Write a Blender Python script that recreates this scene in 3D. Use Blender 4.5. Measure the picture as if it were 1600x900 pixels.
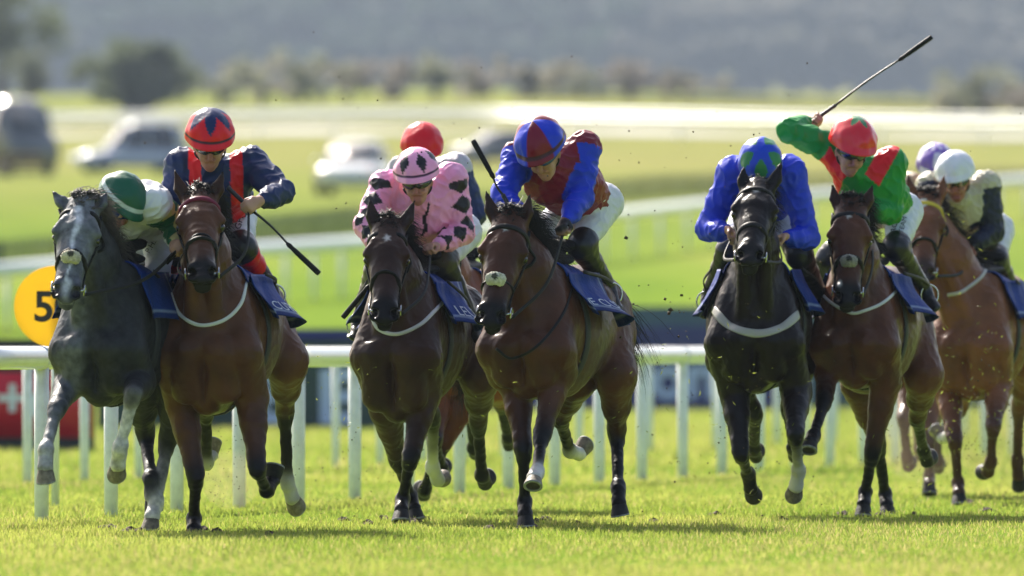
import bpy, math, random, os
import numpy as np
from mathutils import Vector
from concurrent.futures import ThreadPoolExecutor

# ---------------------------------------------------------------- camera, sky, sun, exposure
scene = bpy.context.scene
for o in list(bpy.data.objects): bpy.data.objects.remove(o)
FPX = 17670.0          # focal length in photo pixels (1600 wide)
CAMH = 1.0
HOR = 543.0
cam_d = bpy.data.cameras.new('camera'); cam = bpy.data.objects.new('camera', cam_d)
scene.collection.objects.link(cam); scene.camera = cam
cam.location = (0, 0, CAMH); cam.rotation_euler = (math.radians(90), 0, 0)
cam_d.lens = FPX / 1600 * 36; cam_d.sensor_width = 36
cam_d.shift_y = (HOR - 450) / 1600
cam_d.clip_start = 1; cam_d.clip_end = 6000
cam_d.dof.use_dof = True; cam_d.dof.focus_distance = 62.5; cam_d.dof.aperture_fstop = 3.4

HAZE = 0.0001
world = bpy.data.worlds.new('World'); scene.world = world; world.use_nodes = True
SUN_EL, SUN_AZ = math.radians(40), math.radians(-24)     # azimuth from +Y (straight behind the horses), negative = image left
nt = world.node_tree
bg = nt.nodes['Background']
sky = nt.nodes.new('ShaderNodeTexSky'); sky.sky_type = 'NISHITA'; sky.sun_disc = False
sky.sun_elevation = SUN_EL; sky.sun_rotation = SUN_AZ
sky.air_density = 1.0; sky.dust_density = 4.0; sky.ozone_density = 1.0
nt.links.new(sky.outputs[0], bg.inputs[0]); bg.inputs[1].default_value = 0.118
sl = bpy.data.lights.new('sun', 'SUN'); sl.energy = 4.9; sl.angle = math.radians(0.5); sl.color = (1, .94, .84)
so = bpy.data.objects.new('sun', sl); scene.collection.objects.link(so)
sd = Vector((math.sin(SUN_AZ) * math.cos(SUN_EL), math.cos(SUN_AZ) * math.cos(SUN_EL), math.sin(SUN_EL)))
so.rotation_euler = sd.to_track_quat('Z', 'Y').to_euler(); so.location = (0, 60, 60)
scene.render.engine = 'CYCLES'
scene.view_settings.view_transform = 'Standard'; scene.view_settings.look = 'None'
scene.view_settings.gamma = 1; scene.view_settings.use_curve_mapping = False
scene.view_settings.exposure = 1.0

# ---------------------------------------------------------------- helpers
rnd = random.Random(7)
V = lambda *a: np.array(a if len(a) > 1 else a[0], dtype=float)
def nrm(v):
    v = np.asarray(v, float); return v / (np.linalg.norm(v) + 1e-12)
def P(px, py, y):                       # pixel of the photo + real distance -> world point
    return V((px - 800) * y / FPX, y, CAMH - (py - HOR) * y / FPX)
def PG(px, y): return V((px - 800) * y / FPX, y, 0.0)

def tag(o, label=None, cat=None, group=None, kind=None):
    if label: o['label'] = label
    if cat: o['category'] = cat
    if group: o['group'] = group
    if kind: o['kind'] = kind
    return o
def empty(name, loc, parent=None):
    o = bpy.data.objects.new(name, None); scene.collection.objects.link(o)
    o.empty_display_size = .2; o['_org'] = [float(c) for c in loc]
    if parent is not None:
        o.parent = parent; loc = np.array(loc) - np.array(parent['_org'])
    o.location = [float(c) for c in loc]
    return o
def link(name, verts, faces, mat, parent=None, org=None, col=None, smooth=True, mats=None, midx=None):
    """verts in world coords -> ONE mesh object whose origin sits at org"""
    verts = np.asarray(verts, float).reshape(-1, 3)
    if org is None:
        org = V((verts[:, 0].min() + verts[:, 0].max()) / 2, (verts[:, 1].min() + verts[:, 1].max()) / 2, verts[:, 2].min())
    me = bpy.data.meshes.new(name)
    fa = np.asarray(faces) if not isinstance(faces, list) or (len(faces) and len({len(f) for f in faces}) == 1) else None
    if fa is not None and fa.ndim == 2:
        n, k = fa.shape
        me.vertices.add(len(verts)); me.vertices.foreach_set('co', (verts - org).astype(np.float32).ravel())
        me.loops.add(n * k); me.loops.foreach_set('vertex_index', fa.astype(np.int32).ravel())
        me.polygons.add(n); me.polygons.foreach_set('loop_start', np.arange(0, n * k, k, dtype=np.int32))
        me.polygons.foreach_set('loop_total', np.full(n, k, dtype=np.int32))
        me.update(calc_edges=True)
    else:
        me.from_pydata([tuple(v) for v in (verts - org)], [], [tuple(int(i) for i in f) for f in faces]); me.update()
    if smooth: me.polygons.foreach_set('use_smooth', np.ones(len(me.polygons), dtype=bool))
    if col is not None:
        at = me.color_attributes.new('tint', 'FLOAT_COLOR', 'POINT')
        c4 = np.ones((len(verts), 4), np.float32); c4[:, :3] = col; at.data.foreach_set('color', c4.ravel())
    for m in (mats or [mat]): me.materials.append(m)
    if midx is not None: me.polygons.foreach_set('material_index', np.asarray(midx, dtype=np.int32))
    o = bpy.data.objects.new(name, me); scene.collection.objects.link(o)
    o['_org'] = [float(c) for c in org]
    loc = np.array(org, float)
    if parent is not None:
        o.parent = parent; loc = loc - np.array(parent['_org'])
    o.location = [float(c) for c in loc]
    return o

class MB:                                # collects simple shapes into one mesh
    def __init__(s): s.v = []; s.f = []; s.c = []
    def add(s, vs, fs, c=None):
        n = len(s.v); s.v += [tuple(map(float, v)) for v in vs]; s.f += [tuple(i + n for i in f) for f in fs]
        s.c += [c or (1, 1, 1)] * len(vs)
    def box(s, c, d, ax=None, col=None, bev=0):
        X, Y, Z = ax if ax is not None else (V(1, 0, 0), V(0, 1, 0), V(0, 0, 1))
        c = V(*c); d = V(*d) / 2
        if bev:
            vs = []; 
            prof = [(-1, 1 - 0), (1, 1 - 0)]
            for sz, ins in ((-1, bev), (-1, 0), (1, 0), (1, bev)):
                zz = sz * (d[2] if ins else d[2] - bev)
                for sx, sy, cx, cy in ((-1, -1, 1, 0), (1, -1, -1, 0), (1, -1, 0, 1), (1, 1, 0, -1), (1, 1, -1, 0), (-1, 1, 1, 0), (-1, 1, 0, -1), (-1, -1, 0, 1)):
                    x = sx * (d[0] - ins) + cx * bev; y = sy * (d[1] - ins) + cy * bev
                    vs.append(c + X * x + Y * y + Z * zz)
            fs = [tuple(range(7, -1, -1)), tuple(range(24, 32))]
            for r in range(3):
                for i in range(8): fs.append((r * 8 + i, r * 8 + (i + 1) % 8, r * 8 + 8 + (i + 1) % 8, r * 8 + 8 + i))
            s.add(vs, fs, col); return
        vs = [c + X * (a * d[0]) + Y * (b * d[1]) + Z * (e * d[2]) for e in (-1, 1) for a, b in ((-1, -1), (1, -1), (1, 1), (-1, 1))]
        s.add(vs, [(3, 2, 1, 0), (4, 5, 6, 7), (0, 1, 5, 4), (1, 2, 6, 5), (2, 3, 7, 6), (3, 0, 4, 7)], col)
    def tube(s, pts, r, n=8, col=None, close=False):
        pts = [V(*p) for p in pts]; m = len(pts); rr = r if hasattr(r, '__len__') else [r] * m
        vs = []; up = None
        for i, p in enumerate(pts):
            t = nrm((pts[(i + 1) % m] - pts[i - 1]) if close else (pts[min(i + 1, m - 1)] - pts[max(i - 1, 0)]))
            if up is None: up = nrm(np.cross(t, V(0, 0, 1) if abs(t[2]) < .9 else V(1, 0, 0)))
            up = nrm(up - t * up.dot(t)); w = np.cross(t, up)
            for k in range(n):
                a = 2 * math.pi * k / n; vs.append(p + rr[i] * (math.cos(a) * up + math.sin(a) * w))
        fs = []
        for i in range(m if close else m - 1):
            j = (i + 1) % m
            for k in range(n): fs.append((i * n + k, i * n + (k + 1) % n, j * n + (k + 1) % n, j * n + k))
        if not close: fs += [tuple(range(n - 1, -1, -1)), tuple((m - 1) * n + k for k in range(n))]
        s.add(vs, fs, col)
    def ribbon(s, pts, nors, w, th, col=None, close=False, prof=None):
        m = len(pts); vs = []
        for i in range(m):
            t = nrm((pts[(i + 1) % m] - pts[i - 1]) if close else (pts[min(i + 1, m - 1)] - pts[max(i - 1, 0)]))
            b = nrm(np.cross(nors[i], t)); n = nrm(np.cross(t, b)); ww = w * (prof[i] if prof is not None else 1)
            vs += [pts[i] - b * ww / 2 - n * th * .5, pts[i] - b * ww / 2 + n * th * .35, pts[i] - b * ww * .3 + n * th, pts[i] + b * ww * .3 + n * th,
                   pts[i] + b * ww / 2 + n * th * .35, pts[i] + b * ww / 2 - n * th * .5]
        fs = []
        for i in range(m if close else m - 1):
            j = (i + 1) % m
            for k in range(6): fs.append((i * 6 + k, j * 6 + k, j * 6 + (k + 1) % 6, i * 6 + (k + 1) % 6))
        if not close: fs += [tuple(range(6)), tuple((m - 1) * 6 + k for k in range(5, -1, -1))]
        s.add(vs, fs, col)
    def build(s, name, mat, parent=None, org=None, smooth=True, usecol=False, **k):
        return link(name, s.v, s.f, mat, parent, org, col=np.array(s.c) if usecol else None, smooth=smooth, **k)

def spline(pts, n):                     # Catmull-Rom through control points
    pts = [V(*p) for p in pts]; pts = [2 * pts[0] - pts[1]] + pts + [2 * pts[-1] - pts[-2]]
    out = []; m = len(pts) - 3
    for i in range(n):
        u = i / (n - 1) * m; k = min(int(u), m - 1); t = u - k
        a, b, c, d = pts[k:k + 4]
        out.append(.5 * (2 * b + (c - a) * t + (2 * a - 5 * b + 4 * c - d) * t * t + (3 * b - a - 3 * c + d) * t ** 3))
    return out

# ---------------------------------------------------------------- materials
def new_mat(name):
    m = bpy.data.materials.new(name); m.use_nodes = True
    return m, m.node_tree, m.node_tree.nodes['Principled BSDF']
def mat(name, col=(.5, .5, .5), rough=.6, attr=False, noise=0.0, nscale=8, bump=0.0, bscale=60, spec=.5, metal=0, sheen=0, coat=0, trans=0, stretch=None, emit=None):
    m, nt, b = new_mat(name); N = nt.nodes; L = nt.links
    b.inputs['Base Color'].default_value = (*col, 1); b.inputs['Roughness'].default_value = rough
    b.inputs['Specular IOR Level'].default_value = spec; b.inputs['Metallic'].default_value = metal
    b.inputs['Sheen Weight'].default_value = sheen; b.inputs['Sheen Roughness'].default_value = .4
    b.inputs['Coat Weight'].default_value = coat; b.inputs['Coat Roughness'].default_value = .15
    tc = N.new('ShaderNodeTexCoord'); src = tc.outputs['Object']
    if stretch:
        mp = N.new('ShaderNodeMapping'); mp.inputs['Scale'].default_value = stretch; L.new(src, mp.inputs[0]); src = mp.outputs[0]
    cs = None
    if attr:
        a = N.new('ShaderNodeAttribute'); a.attribute_name = 'tint'; cs = a.outputs['Color']
    if noise:
        n = N.new('ShaderNodeTexNoise'); n.inputs['Scale'].default_value = nscale; n.inputs['Detail'].default_value = 6; L.new(src, n.inputs[0])
        mr = N.new('ShaderNodeMapRange'); mr.inputs[1].default_value = .3; mr.inputs[2].default_value = .7
        mr.inputs[3].default_value = 1 - noise; mr.inputs[4].default_value = 1 + noise; L.new(n.outputs[0], mr.inputs[0])
        mx = N.new('ShaderNodeMix'); mx.data_type = 'RGBA'; mx.blend_type = 'MULTIPLY'; mx.inputs[0].default_value = 1
        if cs: L.new(cs, mx.inputs[6])
        else: mx.inputs[6].default_value = (*col, 1)
        L.new(mr.outputs[0], mx.inputs[7]); cs = mx.outputs[2]
    if cs: L.new(cs, b.inputs['Base Color'])
    if bump:
        n2 = N.new('ShaderNodeTexNoise'); n2.inputs['Scale'].default_value = bscale; n2.inputs['Detail'].default_value = 5; L.new(src, n2.inputs[0])
        bp = N.new('ShaderNodeBump'); bp.inputs['Strength'].default_value = bump; bp.inputs['Distance'].default_value = .01
        L.new(n2.outputs[0], bp.inputs['Height']); L.new(bp.outputs[0], b.inputs['Normal'])
    if emit:
        b.inputs['Emission Color'].default_value = (*emit[:3], 1); b.inputs['Emission Strength'].default_value = emit[3]
    return m
M = {}
M['coat'] = mat('horse_coat', attr=True, rough=.35, noise=.42, nscale=4.5, bump=.35, bscale=38, spec=.17, sheen=.0)
M['greycoat'] = mat('grey_horse_coat', attr=True, rough=.5, noise=.5, nscale=20, bump=.25, bscale=60, spec=.2)
M['hair'] = mat('black_hair', (.010, .008, .007), .5, spec=.25)
M['greyhair'] = mat('grey_hair', (.13, .105, .095), .55, spec=.25, noise=.5, nscale=30)
M['hoof'] = mat('hoof_horn', attr=True, rough=.62, noise=.4, nscale=40, bump=.3, bscale=90, spec=.3)
M['eye'] = mat('horse_eye', (.006, .004, .003), .06, spec=.8)
M['leather'] = mat('black_leather', (.007, .0065, .0065), .55, bump=.2, bscale=200, spec=.2)
M['strap'] = mat('strap', attr=True, rough=.5, bump=.15, bscale=150, spec=.2)
M['metal'] = mat('bit_steel', (.55, .55, .56), .22, metal=1)
M['fleece'] = mat('sheepskin', attr=True, rough=.95, noise=.25, nscale=60, bump=.9, bscale=120, sheen=.3)
M['cloth'] = mat('saddle_cloth', attr=True, rough=.6, noise=.15, nscale=12, bump=.7, bscale=30, spec=.15)
M['skin'] = mat('skin', attr=True, rough=.5, noise=.10, nscale=25, bump=.12, bscale=120, spec=.4)
M['skin'].node_tree.nodes['Principled BSDF'].inputs['Subsurface Weight'].default_value = .12
M['skin'].node_tree.nodes['Principled BSDF'].inputs['Subsurface Radius'].default_value = (.01, .004, .002)
M['silk'] = mat('racing_silks', attr=True, rough=.46, noise=.06, nscale=10, bump=.9, bscale=14, spec=.35)
M['capsilk'] = mat('cap_silk', attr=True, rough=.36, noise=.05, nscale=12, bump=.6, bscale=20, spec=.35)
M['breech'] = mat('white_breeches', attr=True, rough=.62, noise=.05, nscale=10, bump=.7, bscale=16, spec=.3)
M['boot'] = mat('boot_leather', attr=True, rough=.30, bump=.35, bscale=24, spec=.4)
M['lens'] = mat('goggle_lens', (.02, .02, .025), .05, spec=.9)
M['bluelens'] = mat('blue_goggle_lens', (.01, .05, .25), .05, spec=.9)
M['rubber'] = mat('black_rubber', (.012, .012, .013), .45)
M['ink'] = mat('dark_ink', (.03, .035, .06), .6)
M['thread'] = mat('white_thread', (.5, .55, .65), .7)

# ---------------------------------------------------------------- signed-distance bodies
class Prim: pass
def ec(a, b, wa, ha=None, wb=None, hb=None, side=(1, 0, 0), k=.03, col=None, colb=None, neg=False, cap=None):
    p = Prim(); a = np.asarray(a, float); b = np.asarray(b, float)
    ha = wa if ha is None else ha; wb = wa if wb is None else wb; hb = (ha if hb is None and wb == wa else (wb if hb is None else hb))
    L = np.linalg.norm(b - a)
    side = nrm(side)
    if L < 1e-5:
        ax = nrm(np.cross(side, V(0, 0, 1) if abs(side[2]) < .9 else V(0, 1, 0))); L = 1e-5
    else: ax = (b - a) / L
    s = nrm(side - ax * side.dot(ax)); u = np.cross(ax, s)
    p.a, p.L, p.ax, p.s, p.u = a, L, ax, s, u
    p.wa, p.ha, p.wb, p.hb, p.k, p.neg = wa, ha, wb, hb, k, neg
    p.ca = cap if cap is not None else min(wa, ha); p.cb = cap if cap is not None else min(wb, hb)
    R = max(wa, ha, wb, hb, p.ca, p.cb) + k
    p.lo = np.minimum(a, b) - R; p.hi = np.maximum(a, b) + R
    p.col = col; p.colb = colb if colb is not None else col
    return p
def pdist(p, X, Y, Z):
    f = np.float32
    x = X - f(p.a[0]); y = Y - f(p.a[1]); z = Z - f(p.a[2])
    ax, s, u = p.ax.astype(f), p.s.astype(f), p.u.astype(f)
    al = x * ax[0] + y * ax[1] + z * ax[2]
    qs = x * s[0] + y * s[1] + z * s[2]; qu = x * u[0] + y * u[1] + z * u[2]
    t = np.clip(al / f(p.L), 0, 1); qa = al - t * f(p.L)
    w = f(p.wa) + t * f(p.wb - p.wa); h = f(p.ha) + t * f(p.hb - p.ha); c = f(p.ca) + t * f(p.cb - p.ca)
    a1, a2, a3 = qs / w, qu / h, qa / c
    k0 = np.sqrt(a1 * a1 + a2 * a2 + a3 * a3) + f(1e-6)
    b1, b2, b3 = a1 / w, a2 / h, a3 / c
    k1 = np.sqrt(b1 * b1 + b2 * b2 + b3 * b3) + f(1e-6)
    return k0 * (k0 - 1) / k1, t
def comb(F, d, p):
    k = np.float32(max(p.k, 1e-4))
    if p.neg:
        d = -d; h = np.maximum(k - np.abs(F - d), 0) / k
        return np.maximum(F, d) + h * h * k * np.float32(.25)
    h = np.maximum(k - np.abs(F - d), 0) / k
    return np.minimum(F, d) - h * h * k * np.float32(.25)
def field(prims, pts):
    X, Y, Z = [np.asarray(pts[:, i], np.float32) for i in range(3)]
    F = np.full(len(X), 1.0, np.float32)
    for p in prims: F = comb(F, pdist(p, X, Y, Z)[0], p)
    return F
def grad(prims, pts, e=.004):
    g = np.zeros_like(pts)
    for i in range(3):
        d = np.zeros(3); d[i] = e
        g[:, i] = (field(prims, pts + d) - field(prims, pts - d)) / (2 * e)
    return g / (np.linalg.norm(g, axis=1, keepdims=True) + 1e-9)
def snap(prims, pts, off=.004, it=5):
    pts = np.array(pts, float)
    for _ in range(it):
        F = field(prims, pts); g = grad(prims, pts); pts = pts - g * np.clip(F - off, -.08, .08)[:, None]
    return pts, grad(prims, pts)
CORN = np.array([(i, j, k) for i in (0, 1) for j in (0, 1) for k in (0, 1)])
EDG = [(a, b) for a in range(8) for b in range(a + 1, 8) if np.abs(CORN[a] - CORN[b]).sum() == 1]
def mesh_sdf(prims, h, disp=None):
    lo = np.min([p.lo for p in prims if not p.neg], axis=0) - h; hi = np.max([p.hi for p in prims if not p.neg], axis=0) + h
    n = np.ceil((hi - lo) / h).astype(int) + 1
    ax = [(lo[i] + np.arange(n[i]) * h).astype(np.float32) for i in range(3)]
    F = np.full(n, .5, np.float32)
    for p in prims:
        i0 = np.clip(((p.lo - lo) / h).astype(int), 0, n - 1); i1 = np.clip(((p.hi - lo) / h).astype(int) + 2, 1, n)
        if (i1 <= i0).any(): continue
        sl_ = tuple(slice(a, b) for a, b in zip(i0, i1))
        X = ax[0][sl_[0]][:, None, None]; Y = ax[1][sl_[1]][None, :, None]; Z = ax[2][sl_[2]][None, None, :]
        F[sl_] = comb(F[sl_], pdist(p, X, Y, Z)[0], p)
    ins = F < 0
    c = np.zeros(n - 1, np.int8)
    for i, j, k in CORN: c += ins[i:n[0] - 1 + i, j:n[1] - 1 + j, k:n[2] - 1 + k]
    cells = np.argwhere((c > 0) & (c < 8))
    idx = np.full(n - 1, -1, np.int32); idx[tuple(cells.T)] = np.arange(len(cells))
    vals = np.stack([F[tuple((cells + cc).T)] for cc in CORN], 1)
    acc = np.zeros((len(cells), 3)); cnt = np.zeros(len(cells))
    for a, b in EDG:
        va, vb = vals[:, a], vals[:, b]; m = (va < 0) != (vb < 0)
        t = np.where(m, va / np.where(m, va - vb, 1), 0)
        acc += np.where(m[:, None], CORN[a] + t[:, None] * (CORN[b] - CORN[a]), 0); cnt += m
    verts = (cells + acc / cnt[:, None]) * h + lo
    faces = []
    for d in range(3):
        o1, o2 = (d + 1) % 3, (d + 2) % 3
        a = [slice(None)] * 3; b = [slice(None)] * 3; a[d] = slice(0, -1); b[d] = slice(1, None)
        A = ins[tuple(a)]; B = ins[tuple(b)]
        e = np.argwhere(A != B); e = e[(e[:, o1] > 0) & (e[:, o2] > 0) & (e[:, o1] < n[o1] - 1) & (e[:, o2] < n[o2] - 1)]
        q = []
        for s1, s2 in ((1, 1), (0, 1), (0, 0), (1, 0)):
            cc = e.copy(); cc[:, o1] -= s1; cc[:, o2] -= s2; q.append(idx[tuple(cc.T)])
        q = np.stack(q, 1); fl = ~A[tuple(e.T)]
        q[fl] = q[fl][:, ::-1]; faces.append(q)
    faces = np.concatenate(faces); faces = faces[(faces >= 0).all(1)]
    # drop tiny islands is not needed; one relaxation pass keeps the surface smooth
    e = np.concatenate([faces[:, [0, 1]], faces[:, [1, 2]], faces[:, [2, 3]], faces[:, [3, 0]]])
    s = np.zeros_like(verts); k = np.zeros(len(verts))
    for c_ in range(3): s[:, c_] = np.bincount(e[:, 0], verts[e[:, 1], c_], len(verts)) + np.bincount(e[:, 1], verts[e[:, 0], c_], len(verts))
    k = np.bincount(e[:, 0], minlength=len(verts)) + np.bincount(e[:, 1], minlength=len(verts))
    verts = verts * .55 + .45 * s / np.maximum(k, 1)[:, None]
    return verts, faces
def prim_cols(prims, verts, soft=.012):
    X, Y, Z = [verts[:, i].astype(np.float32) for i in range(3)]
    cp = [p for p in prims if p.col is not None]
    best = np.full(len(X), 9., np.float32); D = []
    for p in cp:
        d, t = pdist(p, X, Y, Z); D.append((d, t)); best = np.minimum(best, d)
    W = np.zeros(len(X)); C = np.zeros((len(X), 3))
    for p, (d, t) in zip(cp, D):
        w = np.exp(-np.minimum((d - best) / soft, 30)); W += w
        C += w[:, None] * (np.array(p.col)[None] * (1 - t[:, None]) + np.array(p.colb)[None] * t[:, None])
    return C / W[:, None]
# ---------------------------------------------------------------- horses
BAY = (.088, .033, .0145); DBAY = (.055, .023, .013); BRN = (.048, .022, .013); DRK = (.010, .0055, .0045); CHE = (.165, .060, .026)
PT = (.0065, .0055, .005); MUZ = (.009, .0075, .007); WH = (.55, .52, .48)

def chain(p0, steps, D):
    """p0 = 3-D start; steps = [(px, py, length, sign)] -> 3-D joints, depth solved from the bone length"""
    out = [p0]; p = p0
    for px, py, L, sg in steps:
        q = P(px, py, p[1]); d2 = L * L - (q[0] - p[0]) ** 2 - (q[2] - p[2]) ** 2
        y = p[1] + sg * math.sqrt(max(d2, 0)); q = P(px, py, y); out.append(q); p = q
    return out

def rot_axis(v, k, a):
    v = V(*v); k = nrm(k); return v * math.cos(a) + np.cross(k, v) * math.sin(a) + k * k.dot(v) * (1 - math.cos(a))

def horse_setup(s):
    D = s['D']; yaw = math.radians(s['yaw']); sc = s.get('sc', 1.0)
    F = V(-math.sin(yaw), -math.cos(yaw), 0); R = V(math.cos(yaw), -math.sin(yaw), 0); U = V(0, 0, 1)
    O = PG(s['cx'], D)
    dz = s.get('dz', 0)
    W = lambda f, r, u: O + F * f * sc + R * r * sc + U * (u * sc + dz)
    c0, c1, pt = s['coat'], s.get('belly', s['coat']), s.get('pt', PT)
    cw = s.get('cw', .27); T = []; A = T.append
    E_ = lambda a, b, wa, ha, wb=None, hb=None, k=.05, col=c0, colb=None, side=R, neg=False, cap=None: ec(W(*a), W(*b), wa, ha, wb, hb, side=side, k=k, col=col, colb=colb, neg=neg, cap=cap)
    # barrel and quarters
    A(E_((.12, 0, 1.17), (-.30, 0, 1.12), cw - .045, .31, cw + .01, .37, cap=.16))
    A(E_((-.30, 0, 1.12), (-.75, 0, 1.17), cw + .015, .365, cw - .02, .29, col=s.get('flank', c0), colb=c0))  # flank tint: sweat and sun sheen painted into the barrel colour
    A(E_((-.75, 0, 1.20), (-1.12, 0, 1.22), cw - .02, .27, cw - .05, .22, cap=.16))
    A(E_((.10, 0, 1.40), (-.35, 0, 1.42), .06, .10, .06, .07, cap=.08))
    A(E_((-.40, 0, 1.40), (-.95, 0, 1.44), .10, .08, .12, .07, cap=.08))
    zs = s.get('zs', .70)                 # bottom of the brisket
    A(E_((.16, 0, zs + .20), (-.12, 0, zs + .22), .115, .17, .15, .18, cap=.12, k=.03))
    for q in (-1, 1):
        A(E_((-.06, q * .11, 1.38), (.20, q * (cw - .10), 1.02), .080, .17, .110, .13, k=.028))      # shoulder blade
        A(E_((.20, q * (cw - .10), 1.03), (.07, q * (cw - .10), .90), .100, .11, .085, .11, k=.022)) # upper arm
        A(E_((.27, q * .090, 1.04), (.21, q * .10, zs + .18), .098, .09, .092, .09, k=.022))            # breast muscle
        A(E_((-.86, q * .12, 1.28), (-1.14, q * .12, 1.10), .135, .17, .105, .16, k=.03))             # croup
        A(E_((-.62, q * .17, 1.33), (-.70, q * .15, 1.30), .07, .07, k=.06))                        # hip point
    A(E_((.30, 0, 1.02), (.27, 0, zs + .12), .014, .03, .012, .03, k=.025, neg=True, cap=.02))       # groove between the breasts
    for q in (-1, 1): A(E_((.10, q * (cw + .0), 1.18), (.0, q * (cw + .01), .90), .006, .02, .006, .02, k=.03, neg=True, cap=.02))
    torso = list(T)
    # head frame
    hs = s.get('hs', 1.0)
    poll = P(*s['poll'], D + s.get('hd', -.35)); L = .60 * hs
    nose = chain(poll, [(*s['nose'], L * .97, -1)], D)[1]
    Ld = nrm(nose - poll); hy = math.radians(s.get('hyaw', 0))
    S = V(1, 0, 0); S = nrm(S - Ld * S.dot(Ld)); S = rot_axis(S, Ld, hy); Nf = nrm(np.cross(S, Ld)); 
    if Nf[1] > 0: Nf = -Nf
    H = lambda x, y, l: poll + (S * x + Nf * y + Ld * l) * hs
    # neck
    nb = W(-.02, 0, 1.24); back = H(0, -.10, .03)
    mid = (nb * .45 + back * .55) + U * .01
    nk = s.get('neckw', .145)
    nc = s.get('neckcol', c0)
    T1 = [ec(nb, mid, nk, .25, nk * .82, .175, side=R, k=.07, col=c0, colb=nc, cap=.12),
          ec(mid, back, nk * .82, .175, .082, .13, side=R, k=.05, col=nc, colb=nc, cap=.08),
          ec(W(.20, 0, 1.08), (mid + H(0, -.16, .10)) / 2 - U * .03, .12, .12, .075, .06, side=R, k=.06, col=c0, colb=nc)]
    for q in (-1, 1): T1.append(ec(P(*s['poll'], poll[1]) + (S * q * .050 - Nf * .17 + Ld * .17) * hs, W(.24, q * .065, 1.10), .035, .04, .050, .05, side=R, k=.016, col=nc, colb=c0))
    T += T1; neck = list(T)
    hc = s.get('headcol', c0); mz = s.get('muz', MUZ); fc = s.get('facecol', hc)
    def h_(a, b, wa, ha=None, wb=None, hb=None, k=.02, col=hc, colb=None, neg=False, cap=None):
        m = lambda v: None if v is None else v * hs
        return ec(H(*a), H(*b), m(wa), m(ha), m(wb), m(hb), side=S, k=k, col=col, colb=colb, neg=neg, cap=m(cap))
    hd = []; B = hd.append
    B(h_((0, -.065, .0), (0, -.055, .17), .078, .075, .098, .080, k=.03))
    B(h_((0, -.055, .17), (0, -.055, .30), .098, .078, .074, .068, k=.02))
    B(h_((0, -.055, .30), (0, -.058, .47), .075, .066, .060, .054, k=.02, col=fc, colb=mz))
    B(h_((0, -.058, .47), (0, -.06, .555), .060, .054, .060, .045, k=.02, col=mz))
    B(h_((0, -.14, .10), (0, -.105, .46), .060, .06, .036, .028, k=.03, colb=mz))
    B(h_((0, -.012, .17), (0, -.018, .44), .040, .02, .026, .018, k=.02, col=hc, colb=fc))
    for q in (-1, 1):
        B(h_((q * .060, -.15, .13), (q * .048, -.135, .27), .030, .085, .024, .055, k=.013))          # cheek
        B(h_((q * .060, -.012, .115), (q * .096, -.024, .185), .022, .026, .025, .024, k=.011))         # brow
        B(h_((q * .094, -.052, .205), (q * .094, -.052, .205), .026, .026, k=.014, col=PT))            # eyelids
        B(h_((q * .105, -.048, .207), (q * .125, -.045, .207), .016, .016, k=.006, neg=True))
        B(h_((q * .080, -.070, .24), (q * .052, -.070, .37), .015, .015, .011, .011, k=.008))          # facial crest
        B(h_((q * .042, -.030, .490), (q * .050, -.035, .552), .024, .024, .026, .024, k=.012, col=mz))  # nostril wing
        B(h_((q * .052, .004, .575), (q * .046, -.045, .515), .023, .032, .017, .018, k=.006, neg=True, col=None))
        # ear: base, belly, tip; the cup is carved
        tx, ty = s['ears'][0 if q < 0 else 1]
        eb = H(q * .056, -.062, .015); et = P(tx, ty, eb[1] + s.get('eary', .03)); 
        v = et - eb
        if np.linalg.norm(v) < .10: et = eb + nrm(v) * .10
        em = eb * .55 + et * .45 + S * q * .008
        tw = S if s.get('eartwist') is None else nrm(S + Nf * q * s['eartwist'])
        B(ec(eb, em, .028 * hs, .026 * hs, .033 * hs, .024 * hs, side=tw, k=.018, col=hc, colb=pt if s.get('darkears', 1) else hc))
        B(ec(em, et, .033 * hs, .022 * hs, .006, .005, side=tw, k=.006, col=hc, colb=pt))
        fr = nrm(Nf - U * 0 + V(0, -1, 0))
        B(ec(eb * .75 + et * .25 + fr * .028, eb * .25 + et * .75 + fr * .020, .019 * hs, .017, .009, .012, side=tw, k=.006, neg=True))
    B(h_((0, -.112, .49), (0, -.108, .560), .040, .028, .038, .026, k=.015, col=mz))                 # chin
    B(h_((-.05, -.084, .585), (.05, -.084, .585), .012, .012, k=.006, neg=True))                    # mouth line
    T += hd
    s['J'] = J = {}
    hoofs = []
    kc = tuple(.55 * a + .45 * b for a, b in zip(c0, pt))
    # fore legs
    def cyl(a, b, wa, ha, wb, hb, k=.016, col=pt, colb=None, cap=None, side=R): T.append(ec(a, b, wa, ha, wb, hb, side=side, k=k, col=col, colb=colb, cap=cap))
    def lower(Kt, Ft, Hp, sock, rear):
        c = WH if sock >= 2 else pt; cs = WH if sock >= 1 else pt
        ax = nrm(Ft - Kt); dd = np.cross(ax, R); dd = nrm(dd)
        w0 = .034 if not rear else .036
        cyl(Kt, Ft, w0, .030, w0 * .88, .029, col=pt if sock < 3 else c, colb=c)
        cyl(Kt * .9 + Ft * .1 - dd * .020, Ft * .9 + Kt * .1 - dd * .018, .016, .018, .017, .020, k=.010, col=pt if sock < 3 else c, colb=c)
        cyl(Ft - ax * .01, Ft + ax * .012, .042, .042, .041, .043, k=.018, col=cs)
        cyl(Ft - dd * .026, Ft - dd * .026 + ax * .012, .022, .022, .020, .020, k=.014, col=cs)
        pd = nrm(Hp - Ft); Co = Ft + pd * .105
        cyl(Ft, Co, .035, .035, .043, .041, k=.018, col=cs)
        dd2 = nrm(np.cross(pd, R))
        hn = nrm(math.cos(math.radians(38)) * pd - math.sin(math.radians(38)) * dd2)
        hoofs.append((Co, hn, sock))
        return Co
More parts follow.
